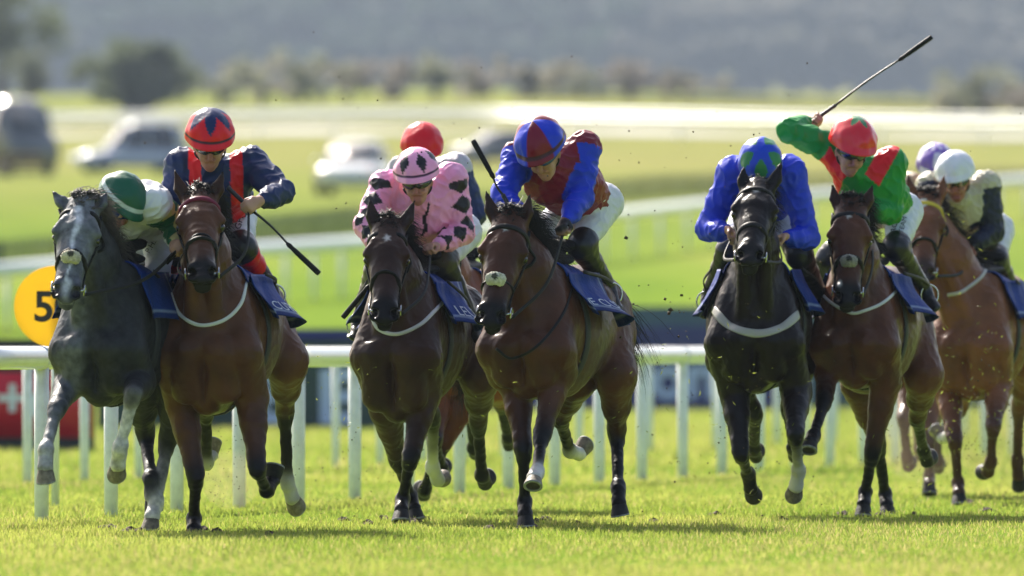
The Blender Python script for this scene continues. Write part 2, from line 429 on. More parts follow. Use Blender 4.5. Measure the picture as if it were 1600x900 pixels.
    for key, q in (('fl', -1), ('fr', 1)):
        if key not in s: continue
        g = s[key]; e0 = W(g.get('ef', .06), q * (cw - .085), .84)
        El = P(*g['e'], e0[1]) if 'e' in g else e0
        js = chain(El, [(*g['k'], .43 * sc, g['s'][0]), (*g['f'], .30 * sc, g['s'][1]), (*g['h'], .17, g['s'][2])], D)
        K, Ft, Hp = js[1:]
        sock = g.get('sock', 0)
        top = W(.16, q * (cw - .10), 1.02)
        cyl(top, El, .100, .12, .092, .110, k=.022, col=c0)
        m1 = El * .62 + K * .38
        a1 = nrm(K - El); d1 = nrm(np.cross(a1, R))
        cyl(El, m1, .092, .108, .073, .080, k=.018, col=c0)
        cyl(El + d1 * .04 + R * q * .02, m1 + d1 * .02, .060, .055, .036, .038, k=.012, col=c0)
        cyl(m1, El * .2 + K * .8, .071, .077, .050, .054, k=.02, col=c0, colb=kc); cyl(El * .2 + K * .8, K, .050, .054, .045, .047, k=.02, col=kc, colb=pt)
        cyl(K - a1 * .032, K + nrm(Ft - K) * .034, .055, .050, .044, .043, k=.010)
        cyl(K + d1 * .022 - a1 * .012, K + d1 * .020 + a1 * .012, .034, .020, .030, .020, k=.015)
        cyl(K - d1 * .035 + q * R * .0, K - d1 * .035, .022, .022, .022, .022, k=.015)
        lower(K, Ft, Hp, sock, 0); J[key] = js
    for key, q in (('hl', -1), ('hr', 1)):
        if key not in s: continue
        g = s[key]
        st0 = W(g.get('sf', -.72), q * (cw - .07), .93)
        St = P(*g['t'], st0[1]) if 't' in g else st0
        js = chain(St, [(*g['k'], .46 * sc, g['s'][0]), (*g['f'], .40 * sc, g['s'][1]), (*g['h'], .17, g['s'][2])], D)
        K, Ft, Hp = js[1:]; sock = g.get('sock', 0)
        hip = W(-.92, q * .13, 1.22)
        cyl(hip, St, .145, .21, .108, .145, k=.035, col=c0)
        cyl(W(-1.14, q * .13, 1.12), St * .45 + K * .55, .10, .11, .055, .06, k=.05, col=c0)
        m1 = St * .5 + K * .5; a1 = nrm(K - St); d1 = nrm(np.cross(a1, R))
        cyl(St, m1, .112, .135, .078, .092, k=.05, col=c0)
        cyl(m1, St * .15 + K * .85, .074, .088, .048, .056, k=.03, col=c0, colb=kc); cyl(St * .15 + K * .85, K, .048, .056, .045, .052, k=.03, col=kc, colb=pt)
        cyl(K - a1 * .035, K + nrm(Ft - K) * .05, .050, .056, .043, .046, k=.02)
        cyl(m1 * .35 + K * .65 - d1 * .055, K - d1 * .062, .016, .018, .024, .024, k=.02)
        cyl(K - d1 * .062, K - d1 * .030 + nrm(Ft - K) * .10, .022, .022, .018, .018, k=.02)
        lower(K, Ft, Hp, sock, 1); J[key] = js
    s.update(prims=T, torso=torso, neckp=neck, head=hd, W=W, H=H, F=F, R=R, hoofs=hoofs, O=O, S=S, Nf=Nf, Ld=Ld, poll=poll, nb=nb, hsz=hs)
    return s

def horse_mesh(s):
    v, f = mesh_sdf(s['prims'], s.get('res', .0105))
    c = prim_cols(s['prims'], v)
    v = cloth_wrinkle(v, f, .0026, int(s['cx']))
    rel = v - s['poll']; hs = s['hsz']
    x, y, l = rel @ s['S'] / hs, rel @ s['Nf'] / hs, rel @ s['Ld'] / hs
    front = (y > -.10) & (np.abs(x) < .12) & (l > -.05) & (l < .66)
    # coat darkens to the muzzle colour towards the nose
    w = (np.clip((l - .43) / .06, 0, 1) * ((y > -.16) & (np.abs(x) < .10) & (l < .70)))[:, None]; c = c * (1 - w) + np.array(s.get('muz', MUZ)) * w
    for mk in s.get('marks', []):
        kind = mk[0]
        if kind == 'star':
            _, cx, cl, r = mk; w = np.clip(1.6 - np.hypot((x - cx), (l - cl) * .8) / r * (1 + .25 * np.sin(np.arctan2(x - cx, l - cl) * 5)), 0, 1)
        elif kind == 'blaze':
            _, wd, l0, l1 = mk; w = np.clip(1.5 - np.abs(x + .008 * np.sin(l * 30)) / (wd * (.7 + .4 * np.sin(l * 9 + 1))), 0, 1) * (l > l0) * (l < l1)
        elif kind == 'heart':
            _, cx, cl, r = mk; X = (x - cx) / r; Y = -(l - cl) / r; w = ((X * X + Y * Y - 1) ** 3 - X * X * Y ** 3 * 1.0 < 0).astype(float)
        elif kind == 'snip':
            _, cx, cl, r = mk; w = np.clip(1.5 - np.hypot(x - cx, (l - cl) * .6) / r, 0, 1)
        w = (w * front)[:, None]; c = c * (1 - w) + np.array(s.get('markcol', WH)) * w
    for q in (-1, 1):
        w = np.clip(1.6 - np.linalg.norm((np.stack([x - q * .055, y + .015, l - .555], 1)) / np.array([.034, .040, .040]), axis=1), 0, 1)[:, None]; c = c * (1 - w) + np.array((.003, .0025, .0025)) * w
    return v, f, c

def strands(starts, dirs, n, length, r, curl, grav, rng, seg=6, spread=.3):
    mb = MB()
    for i in range(n):
        k = rng.randrange(len(starts)); p = np.array(starts[k]) + V(rng.gauss(0, .008), rng.gauss(0, .008), rng.gauss(0, .004))
        d = nrm(np.array(dirs[k]) + V(rng.gauss(0, spread), rng.gauss(0, spread), rng.gauss(0, spread)))
        Ln = length * rng.uniform(.55, 1.15); pts = [p]; ph = rng.uniform(0, 6)
        for j in range(seg):
            d = nrm(d + V(rng.gauss(0, curl), rng.gauss(0, curl), rng.gauss(0, curl) - grav)); p = p + d * Ln / seg; pts.append(p)
        rr = [r * rng.uniform(.6, 1.4) * (1 - (j / seg) ** 1.5 * .9) for j in range(seg + 1)]
        mb.tube(pts, rr, 3)
    return mb

def ray_on(prims, px, D, off=.006):
    """walks each photo ray until it meets the body"""
    out = []
    pts = np.array([P(x, y, D) for x, y in px]); y = np.full(len(px), D - 1.1)
    xy = np.array(px, float)
    for _ in range(60):
        p = np.stack([(xy[:, 0] - 800) * y / FPX, y, CAMH - (xy[:, 1] - HOR) * y / FPX], 1)
        F = field(prims, p); y = y + np.where(F > off, np.clip(F * .6, .003, .1), 0)
        y = np.minimum(y, D + .9)
    p = np.stack([(xy[:, 0] - 800) * y / FPX, y, CAMH - (xy[:, 1] - HOR) * y / FPX], 1)
    return p, grad(prims, p)

def hoof_obj(body, Co, hn, F, R, sock, col):
    # lathe-like hoof capsule with a shoe, a hollow sole and a frog
    t = F - hn * F.dot(hn)
    if np.linalg.norm(t) < .25: t = V(0, 0, 1) - hn * hn[2]
    t = nrm(t)
    if hn.dot(F) > .3: t = nrm(V(0, 0, 1) - hn * hn[2])
    sd_ = nrm(np.cross(hn, t)); vs = []; fs = []; cs = []; n = 22
    dk = (.016, .014, .012) if sock < 1 else (.20, .165, .12)
    rings = [(-.012, .036, .036, -.004, dk), (.004, .044, .044, 0, tuple(x * .7 for x in dk)), (.03, .051, .053, .009, dk), (.058, .057, .061, .018, dk), (.066, .058, .063, .020, dk),
             (.067, .059, .064, .020, (.22, .22, .22)), (.075, .059, .064, .021, (.30, .30, .30)), (.0755, .044, .049, .020, (.28, .28, .28)), (.066, .043, .047, .019, (.03, .025, .02)), (.060, .02, .024, .012, (.045, .035, .025))]
    for (z, a, b, sh, c) in rings:
        for i in range(n):
            an = 2 * math.pi * i / n; ca, sa = math.cos(an), math.sin(an)
            bb = b * (1 if ca > 0 else .82)
            vs.append(Co + hn * z + t * (bb * ca * .92 + sh) + sd_ * a * sa * .90); cs.append(c)
    for r in range(len(rings) - 1):
        for i in range(n): fs.append((r * n + i, r * n + (i + 1) % n, (r + 1) * n + (i + 1) % n, (r + 1) * n + i))
    fs.append(tuple(range(n - 1, -1, -1))); fs.append(tuple((len(rings) - 1) * n + i for i in range(n)))
    o = link('hoof', vs, fs, M['hoof'], body, Co, col=np.array(cs)); 
    return o

def horse_objects(s, mesh):
    v, f, c = mesh
    O, W, H, F, R, D = s['O'], s['W'], s['H'], s['F'], s['R'], s['D']
    body = link('racehorse', v, f, M['greycoat' if s.get('grey') else 'coat'], None, O, col=c)
    tag(body, s['label'], 'horse', 'racehorses galloping in the field')
    s['body'] = body; hair = M['greyhair'] if s.get('grey') else M['hair']
    rng = random.Random(int(s['cx']))
    for Co, hn, sock in s['hoofs']: hoof_obj(body, Co, hn, F, R, sock, None)
    # eyes
    for q in (-1, 1):
        mb = MB(); c_ = H(q * .097, -.049, .206); r = .0195 * s['hsz']
        for a in range(7):
            for b in range(10):
                th = math.pi * a / 6; ph = 2 * math.pi * b / 10
                mb.v.append(tuple(c_ + r * V(math.sin(th) * math.cos(ph), math.sin(th) * math.sin(ph), math.cos(th)))); mb.c.append((1, 1, 1))
        for a in range(6):
            for b in range(10): mb.f.append((a * 10 + b, a * 10 + (b + 1) % 10, a * 10 + 10 + (b + 1) % 10, a * 10 + 10 + b))
        mb.build('eye', M['eye'], body, org=c_)
    # forelock and mane, blown back by the gallop
    fl = s.get('forelock', .11); st = []; dr = []
    for i in range(40):
        x = rng.uniform(-.045, .045); l = rng.uniform(-.05, .05); st.append(H(x, .010 - abs(x) * .3, l)); dr.append(V(0, 1.0, .60) + s['S'] * x * 7 + V(s.get('wind', .10), .3, 0))
    strands(st, dr, s.get('nfl', 900), fl, .0021, .12, .20, rng, spread=.16).build('forelock', hair, body, org=H(0, 0, 0))
    top0 = H(0, -.02, -.05); top1 = W(-.10, 0, 1.53); st = []; dr = []
    for i in range(30):
        t = i / 29; p = top0 * (1 - t) + top1 * t + V(0, 0, .05 + .06 * math.sin(math.pi * t)); st.append(p)
    sp, ng = snap(s['neckp'], np.array(st), -.004); ms = s.get('manes', 1)
    for i in range(30): dr.append(V(0, .55, .55) + R * ms * .9)
    strands(list(sp), dr, s.get('nmane', 900), s.get('manel', .17), .0025, .12, .24, rng, spread=.18, seg=7).build('mane', hair, body, org=top0)
    # tail
    dk = W(-1.27, 0, 1.36); tw = s.get('tailv', -R * .25 + V(0, 0, -.5))
    st = [dk + V(0, 0, -.03 * i) for i in range(6)]; dr = [-F * .9 + tw + V(0, 0, .1)] * 6
    strands(st, dr, s.get('ntail', 420), .60, .0026, .09, .17, rng, spread=.12, seg=9).build('tail', hair, body, org=dk)
    # ---- bridle
    hp = s['head'] + s['neckp']
    br = empty('bridle', H(0, 0, 0), body)
    def loop(fn, n, w, th, name, m=None, col=(.006, .0055, .0055), off=.003, close=False):
        pts = np.array([fn(i / (n - 1) if not close else i / n) for i in range(n)])
        sp, ng = snap(hp, pts, off); mb = MB(); mb.ribbon(list(sp), list(ng), w, th, col, close)
        return mb.build(name, m or M['strap'], br, usecol=True)
    bc = s.get('browcol', (.012, .011, .011))
    loop(lambda t: H(.13 * math.sin((t - .5) * 3.4), -.09 + .12 * math.cos((t - .5) * 3.4), .085 - .012 * math.cos((t - .5) * 3.4)), 22, .032, .010, 'browband', col=bc)
    nl = s.get('nosel', .35); nw = s.get('nosew', .036)
    loop(lambda t: H(.10 * math.sin(t * 6.283), -.075 + .12 * math.cos(t * 6.283), nl + .03 * (1 - math.cos(t * 6.283)) / 2), 30, nw, .009, 'noseband', col=s.get('nosecol', (.012, .011, .011)), close=True)
    if s.get('fig8'):
        loop(lambda t: H(.10 * math.sin(t * 6.283), -.075 + .12 * math.cos(t * 6.283), nl - .03 + .15 * (1 - math.cos(t * 6.283)) / 2), 30, .016, .007, 'noseband', close=True)
    for q in (-1, 1):
        loop(lambda t: H(q * (.125 - .045 * t), -.085 - .015 * t, .03 + .43 * t), 18, .026, .009, 'cheekpiece')
        c_ = H(q * .068, -.090, .475); mb = MB(); ra = nrm(s['Nf'] * .9 + s['Ld'] * .1); rb = nrm(s['Ld'] + R * 0)
        mb.tube([c_ + .031 * (math.cos(a) * ra + math.sin(a) * rb) + s['S'] * q * .012 for a in [2 * math.pi * i / 20 for i in range(20)]], .0045, 6, close=True)
        mb.tube([H(q * .02, -.084, .50), c_ + s['S'] * q * .012], .007, 6)
        mb.build('bit_ring', M['metal'], br, org=c_)
    loop(lambda t: H(.12 * math.sin((t - .5) * 3.6), -.10 - .13 * math.cos((t - .5) * 3.6), .10 + .03 * math.cos((t - .5) * 3.6)), 20, .018, .007, 'throat_strap')
    if s.get('fleece'):
        fcx, fl_, fr, fcol = s['fleece']; mb = MB(); K = 26
        a = H(-fr, .012, fl_); b = H(fr, .012, fl_); a, b = snap(hp, np.array([a, b]), .012)[0]
        m_ = H(0, .03, fl_)
        pr = spline([a, m_, b], 13)
        pv, pf = mesh_sdf([ec(pr[i], pr[i + 1], .027 * s['hsz'], .020, side=(0, 0, 1), k=.01) for i in range(12)], .006)
        rs = np.random.RandomState(3); pv = pv + rs.normal(0, .0022, pv.shape)
        cc = np.tile(np.array(fcol), (len(pv), 1)); dm = (np.linalg.norm(pv - (m_ + s['Nf'] * .02), axis=1) < .018); cc[dm] *= .12
        link('fleece_pad', pv, pf, M['fleece'], br, col=cc)
    # ---- breast strap
    if 'breast' in s:
        pts = np.array(spline([(x, y, 0) for x, y in s['breast']], 40))[:, :2]
        sp, ng = ray_on(s['torso'] + s['neckp'][len(s['torso']):len(s['torso']) + 5], pts, D, .004)
        mb = MB(); mb.ribbon(list(sp), list(ng), s.get('bw', .022), .005, s.get('bcol', (.62, .62, .64)))
        mb.build('breast_strap', M['strap'], body, usecol=True)
    # ---- girth, saddle cloth, saddle
    cw = s.get('cw', .27); gp = []
    for i in range(36):
        a = 2 * math.pi * i / 36; gp.append(W(-.10 - .10 * abs(math.cos(a / 2)) * 0, (cw + .05) * math.sin(a), 1.10 + .42 * math.cos(a)))
    sp, ng = snap(s['torso'], np.array(gp), .006, 8)
    mb = MB(); mb.ribbon(list(sp), list(ng), .055, .006, (.035, .035, .04), close=True)
    mb.build('girth', M['strap'], body, usecol=True)
    cb = s.get('clothz', 1.10); fa, fb = s.get('clothf', (.06, -.48)); nu, nv = 26, 57
    g = []; 
    for j in range(nv):
        t = j / (nv - 1) * 2 - 1; a = abs(t)
        for i in range(nu):
            u = i / (nu - 1); f_ = fa + (fb - fa) * u - .05 * a * (1 - u) * 0
            dp = a * (1.50 - cb)                              # how far the cloth hangs
            g.append(W(f_, (cw + .06) * (1 if t > 0 else -1) * min(1, a * 3.2) ** .8, 1.60 - dp - .02 * (1 - a)))
    g = np.array(g); sp, ng = snap(s['torso'], g, .018, 7)
    zt = g[:, 2]; keep = np.minimum(sp[:, 2], zt + .03)
    sp[:, 2] = np.where(np.abs(np.tile(np.linspace(-1, 1, nv)[:, None], (1, nu)).ravel()) > .3, zt, sp[:, 2])
    T_ = np.repeat(np.linspace(-1, 1, nv), nu); U_ = np.tile(np.linspace(0, 1, nu), nv)
    a = np.abs(T_); sg = np.sign(T_)
    fl_ = s.get('flare', (.05, .05)); amp = np.where(sg < 0, fl_[0], fl_[1]) * np.clip((a - .45) / .55, 0, 1) ** 1.5
    wav = amp * (1 + .5 * np.sin(U_ * 9 + sg * 1.3 + a * 2)) + .006 * np.sin(U_ * 23 + a * 9) * a
    sp = sp + (R[None] * (sg * wav)[:, None]) + np.array([0, 0, 1])[None] * (amp * .35 * np.sin(U_ * 5 + .5))[:, None]
    vo = sp; 
    fs = []
    for j in range(nv - 1):
        for i in range(nu - 1): fs.append((j * nu + i, j * nu + i + 1, (j + 1) * nu + i + 1, (j + 1) * nu + i))
    N_ = nu * nv; nn = ng.copy(); vi = vo - nn * .006
    fs2 = [tuple(k + N_ for k in q[::-1]) for q in fs]; rim = []
    bd = [j * nu for j in range(nv)] + [(nv - 1) * nu + i for i in range(1, nu)] + [j * nu + nu - 1 for j in range(nv - 2, -1, -1)] + [i for i in range(nu - 2, 0, -1)]
    for k in range(len(bd)): x, y = bd[k], bd[(k + 1) % len(bd)]; rim.append((x, y, y + N_, x + N_))
    cc = np.tile(np.array((.005, .030, .20)), (N_, 1)); 
    stripe = (a > .86) | (U_ > .90) | (U_ < .04)
    cc[(a > .90) | (U_ > .93)] = (.004, .020, .13)
    ln = (np.abs(a - .885) < .009) | ((np.abs(U_ - .91) < .012) & (a > .3)); cc[ln] = (.22, .27, .42)
    cl = link('saddle_cloth', np.vstack([vo, vi]), fs + fs2 + rim, M['cloth'], body, W(0, 0, 1.5), col=np.vstack([cc, cc]))
    s['clothgrid'] = vo.reshape(nv, nu, 3)
    txt = s.get('text')
    for side_, word, u0, sz in (txt or []):
        write_on(cl, s['clothgrid'], ng.reshape(nv, nu, 3), side_, word, u0, sz)
    sad = [ec(W(-.04, 0, 1.51), W(-.36, 0, 1.53), .07, .03, .12, .035, side=R, k=.02), ec(W(-.05, 0, 1.53), W(-.07, 0, 1.55), .035, .025, side=R, k=.03), ec(W(-.38, 0, 1.60), W(-.40, 0, 1.62), .12, .03, side=R, k=.03)]
    sv, sf = mesh_sdf(sad, .012); link('saddle', sv, sf, M['leather'], body, W(-.15, 0, 1.55))
    s['stirrup_top'] = [W(-.06, q * (cw - .02), 1.46) for q in (-1, 1)]
    return body

def write_on(parent, G, NG, side_, word, u0, sz):
    """embroidered letters that follow the saddle cloth: font outlines mapped on the cloth grid"""
    cu = bpy.data.curves.new('lettering', 'FONT'); cu.body = word; cu.size = sz; cu.align_x = 'CENTER'; cu.resolution_u = 3
    ob = bpy.data.objects.new('lettering_source', cu); scene.collection.objects.link(ob)
    dg = bpy.context.evaluated_depsgraph_get(); me = bpy.data.meshes.new_from_object(ob.evaluated_get(dg))
    vs = np.zeros(len(me.vertices) * 3); me.vertices.foreach_get('co', vs); vs = vs.reshape(-1, 3); fs = [tuple(p.vertices) for p in me.polygons]
    bpy.data.objects.remove(ob); bpy.data.curves.remove(cu)
    nv, nu = G.shape[:2]; jt = 0 if side_ < 0 else nv - 1
    # cloth metric: along u metres, down metres
    Lu = np.linalg.norm(G[jt, -1] - G[jt, 0]); out = []
    for x, y, _ in vs:
        u = (u0 * Lu + x * (1 if side_ > 0 else -1)) / Lu
        hgt = .052 + y                                      # metres above the hem
        down = np.linalg.norm(G[jt, nu // 2] - G[nv // 2 + (nv // 4 if side_ > 0 else -nv // 4), nu // 2]) / (nv // 4)
        jf = jt + (hgt / .0075 * .5) * (1 if side_ < 0 else -1)
        jf = min(max(jf, 0), nv - 1.001); uf = min(max(u, 0), .999) * (nu - 1)
        j, i = int(jf), int(uf); a, b = jf - j, uf - i
        p = (G[j, i] * (1 - a) * (1 - b) + G[j + 1, i] * a * (1 - b) + G[j, i + 1] * (1 - a) * b + G[j + 1, i + 1] * a * b)
        out.append(p + NG[j, i] * .004 + V(side_ * .004, -.002, 0))
    link('lettering', out, fs, M['thread'], parent, smooth=False)
# ---------------------------------------------------------------- jockeys
SKIN = (.50, .27, .19); SKD = (.38, .17, .12)
def jockey_setup(s):
    D = s['D']; pt = lambda q: P(q[0], q[1], D + q[2])
    hip = pt(s['hips']); ch = pt(s['chest']); hd = pt(s['head'])
    yaw, pit, rol = [math.radians(a) for a in s['look']]
    f = V(math.sin(yaw) * math.cos(pit), -math.cos(yaw) * math.cos(pit), -math.sin(pit))
    x = nrm(V(math.cos(yaw), math.sin(yaw), 0)); u = nrm(np.cross(f, x)); 
    if u[2] < 0: u = -u
    x = rot_axis(x, f, rol); u = rot_axis(u, f, rol)
    hk_ = s.get('hk', 1.06); HF = lambda a, b, c: hd + (x * a + f * b + u * c) * hk_
    sh = [pt(q) for q in s['sh']]; S = nrm(sh[1] - sh[0])
    arms = []
    for i in (0, 1):
        a = s['arm'][i]; arms.append(chain(sh[i], [(*a[0], .29, a[2][0]), (*a[1], .25, a[2][1])], D))
    legs = []
    for i, q in ((0, -1), (1, 1)):
        a = s['leg'][i]; h0 = hip + S * q * .10
        js = chain(h0, [(*a[0], .42, a[3][0]), (*a[1], .40, a[3][1]), (*a[2], .17, a[3][2])], D); legs.append(js)
    B = []; A = B.append; sk = s.get('skin', SKIN)
    # head and face
    def h(a, b, wa, ha=None, wb=None, hb=None, k=.012, col=sk, neg=False, cap=None):
        m = lambda z: None if z is None else z * hk_
        A(ec(HF(*a), HF(*b), m(wa), m(ha), m(wb), m(hb), side=x, k=k, col=col, neg=neg, cap=m(cap)))
    h((0, -.01, .04), (0, -.01, .0), .076, .094, .074, .092, k=.02, cap=.09)
    h((0, .012, -.02), (0, .030, -.075), .066, .070, .046, .050, k=.02)
    h((0, .062, -.098), (0, .060, -.102), .024, .018, k=.014)
    for q in (-1, 1):
        h((q * .036, .062, -.040), (q * .034, .060, -.048), .020, .018, k=.016)         # cheek
        h((q * .033, .082, .004), (q * .030, .082, .004), .015, .012, k=.006, neg=True)  # eye socket
        h((q * .033, .074, .003), (q * .032, .074, .003), .0125, .0115, k=.003, col=(.6, .55, .5))
        h((q * .076, -.005, -.01), (q * .072, .0, -.035), .010, .018, .008, .012, k=.006, col=SKD)       # ear
    h((0, .086, -.002), (0, .104, -.034), .010, .010, .015, .012, k=.008, col=tuple(c * .95 for c in sk))
    h((-.018, .082, -.066), (.018, .082, -.066), .008, .007, k=.006, col=(.36, .12, .10))
    h((-.022, .092, -.0665), (.022, .092, -.0665), .003, .006, k=.003, neg=True)
    nb = ch * .75 + (sh[0] + sh[1]) / 2 * .25
    A(ec(HF(0, -.03, -.05), nb, .055, .055, .045, .045, side=x, k=.03, col=sk))
    A(ec(hip, ch, .12, .08, .12, .08, side=S, k=.03, col=sk))
    for i in (0, 1):
        q = 1 if i else -1
        s0, e, w = arms[i]
        A(ec(nb, s0, .05, .05, .045, .045, k=.03, col=sk)); A(ec(s0, e, .045, .045, .036, .036, k=.02, col=sk)); A(ec(e, w, .036, .036, .024, .021, k=.02, col=sk))
        k_ = legs[i]; A(ec(k_[0], k_[1], .07, .07, .048, .048, k=.03, col=sk)); A(ec(k_[1], k_[2], .042, .042, .030, .030, k=.02, col=sk))
        # the hand: palm, four fingers closed on the rein or whip, thumb across them
        fd = nrm(w - e); hp = s.get('hand', [{}, {}])[i]; g = nrm(V(*hp.get('grip', (1, .2, .3)))); fd = nrm(V(*hp['dir'])) if 'dir' in hp else fd
        fd = nrm(fd - g * fd.dot(g) * .75); g = nrm(g - fd * g.dot(fd)); n = nrm(np.cross(fd, g))
        if n.dot(nrm(V(*hp.get('palm', (0, -.2, -1))))) < 0: n = -n
        hc = hp.get('col', sk); hk = tuple(c * .8 for c in hc)
        A(ec(w - fd * .01, w + fd * .02, .028, .021, .034, .018, side=g, k=.012, col=hc))
        A(ec(w + fd * .02, w + fd * .072, .034, .018, .040, .015, side=g, k=.012, col=hc))
        for j, (ln, r) in enumerate(((.90, .0098), (1.0, .0102), (.95, .0098), (.80, .0088))):
            K = w + fd * (.078 - .006 * abs(j - 1.2)) + g * (1.5 - j) * .0205
            p1 = K + (fd * .55 + n * .80) * .040 * ln; p2 = p1 + nrm(-fd * .75 + n * .65) * .027 * ln; p3 = p2 + nrm(-fd * .85 - n * .5) * .020 * ln
            fcol = hc if not hp.get('glove') or True else sk
            A(ec(K, p1, r * 1.12, r * 1.12, r, r, k=.005, col=hc, colb=hk)); A(ec(p1, p2, r, r, r * .92, r * .92, k=.003, col=hk if not hp.get('tips') else sk)); A(ec(p2, p3, r * .92, r * .92, r * .8, r * .8, k=.003, col=hk if not hp.get('tips') else sk))
        t0 = w + fd * .022 + g * .032 + n * .006; t1 = t0 + nrm(fd * .7 + g * .35 + n * .75) * .038; t2 = t1 + nrm(fd * .6 - g * .45 + n * .55) * .030
        A(ec(t0, t1, .014, .013, .0115, .0115, k=.010, col=hc)); A(ec(t1, t2, .0115, .0115, .0095, .009, k=.004, col=hc))
        s.setdefault('grips', []).append((w + fd * .058 + n * .030, g, fd, n))
    # silks
    Sh = []; A2 = Sh.append
    mid = hip * .5 + ch * .5; bk = V(0, .02, .035)
    A2(ec(hip * .86 + ch * .14, mid + bk * .6, .155, .125, .180, .140, side=S, k=.04, cap=.06)); A2(ec(mid + bk * .6, ch + bk * .2, .180, .140, .190, .150, side=S, k=.04, cap=.10))
    A2(ec(nb + V(0, .03, .01), HF(0, -.03, -.105), .090, .090, .068, .068, side=x, k=.035, cap=.02))
    A2(ec(nb, nb * .45 + HF(0, -.03, -.105) * .55, .10, .10, .078, .078, side=x, k=.04))
    for i in (0, 1):
        s0, e, w = arms[i]
        A2(ec(ch * .6 + s0 * .4, s0, .110, .115, .085, .088, k=.05)); A2(ec(nb, s0, .10, .095, .085, .085, k=.05)); 
        m_ = s0 * .5 + e * .5
        A2(ec(s0, m_, .086, .086, .080, .078, k=.03)); A2(ec(m_, e, .080, .078, .068, .070, k=.02))
        fw = nrm(w - e); A2(ec(e, e * .45 + w * .55 - V(0, 0, .006), .068, .070, .062, .060, k=.02)); A2(ec(e * .45 + w * .55 - V(0, 0, .006), w - fw * .012, .062, .060, .034, .031, k=.015, cap=.012))
    Br = []
    Br.append(ec(hip + V(0, .05, 0), hip * .75 + ch * .25, .152, .125, .150, .115, side=S, k=.04))
    for i, q in ((0, -1), (1, 1)):
        k_ = legs[i]; h0 = hip + S * q * .085; m_ = h0 * .5 + k_[1] * .5
        Br.append(ec(h0 + V(0, .03, .0), m_, .115, .115, .086, .086, k=.04)); Br.append(ec(m_, k_[1], .086, .086, .064, .064, k=.02)); Br.append(ec(k_[1], k_[1] * .8 + k_[2] * .2, .066, .066, .056, .056, k=.02))
    bt = []
    for i in (0, 1):
        k_ = legs[i]; k0, k1, a, t = k_; fd = nrm(t - a); b = []
        sd_ = nrm(np.cross(fd, nrm(k1 - a)))
        bt0 = s.get('bt0', .10)
        if bt0 > 0: b.append(ec(k1 * (1 - bt0) + k0 * bt0, k1, .086, .086, .080, .080, k=.02)); b.append(ec(k1, k1 * .85 + a * .15, .080, .080, .071, .071, k=.02))
        b.append(ec(k1 * .82 + a * .18, k1 * .6 + a * .4 - fd * .012, .068, .066, .060, .064, k=.02)); b.append(ec(k1 * .6 + a * .4 - fd * .012, a, .060, .064, .041, .044, k=.02))
        b.append(ec(a - fd * .04 - V(0, 0, .03), a + fd * .03 - V(0, 0, .02), .030, .036, .034, .036, side=sd_, k=.02)); b.append(ec(a + fd * .02 - V(0, 0, .025), a + fd * .155 - V(0, 0, .035), .036, .034, .030, .020, side=sd_, k=.02))
        bt.append(b)
    s.update(body=B, shirt=Sh, breech=Br, boots=bt, arms=arms, legs=legs, HF=HF, hx=x, hf=f, hu=u, hipp=hip, chp=ch, shp=sh, S=S, nb=nb, hdp=hd)
    return s

def cloth_wrinkle(v, f, amp, seed):
    """soft folds pushed along the surface normal"""
    n = np.zeros_like(v); a = v[f[:, 1]] - v[f[:, 0]]; b = v[f[:, 3]] - v[f[:, 0]]; fn = np.cross(a, b)
    for k in range(4):
        for c in range(3): n[:, c] += np.bincount(f[:, k], fn[:, c], len(v))
    n /= np.linalg.norm(n, axis=1, keepdims=True) + 1e-12
    rs = np.random.RandomState(seed); d = np.zeros(len(v))
    for _ in range(9):
        w = rs.normal(0, 1, 3); w = w / np.linalg.norm(w) * rs.uniform(35, 120); w2 = rs.normal(0, 14, 3)
        d += np.sin(v @ w + 1.8 * np.sin(v @ w2 + rs.uniform(0, 6)) + rs.uniform(0, 6)) * 22 / np.linalg.norm(w)
    d = 1 - np.abs(np.tanh(d * .9)) * 2
    return v + n * (amp * d)[:, None]

def jockey_meshes(s):
    out = {}
    r = s.get('res', .0075)
    v, f = mesh_sdf(s['body'], r * .86); out['body'] = (v, f, prim_cols(s['body'], v, .004))
    v, f = mesh_sdf(s['shirt'], r); v = cloth_wrinkle(v, f, s.get('wr', .0062), 5 + int(s['D'] * 10)); out['shirt'] = (v, f, s['shirtcol'](s, v))
    v, f = mesh_sdf(s['breech'], r); v = cloth_wrinkle(v, f, .0028, 9); out['breech'] = (v, f)
    out['boots'] = []
    for i in (0, 1):
        v, f = mesh_sdf(s['boots'][i], r); v = cloth_wrinkle(v, f, .0016, 3 + i); 
        _, k1, a, t = s['legs'][i]; tt = ((v - k1) @ (a - k1)) / ((a - k1) @ (a - k1)); c = np.tile(np.array(s.get('bootcol', (.010, .010, .011))), (len(v), 1))
        for lo, hi, cc in s.get('bootband', []): c[(tt > lo) & (tt < hi)] = cc
        out['boots'].append((v, f, c))
    return out

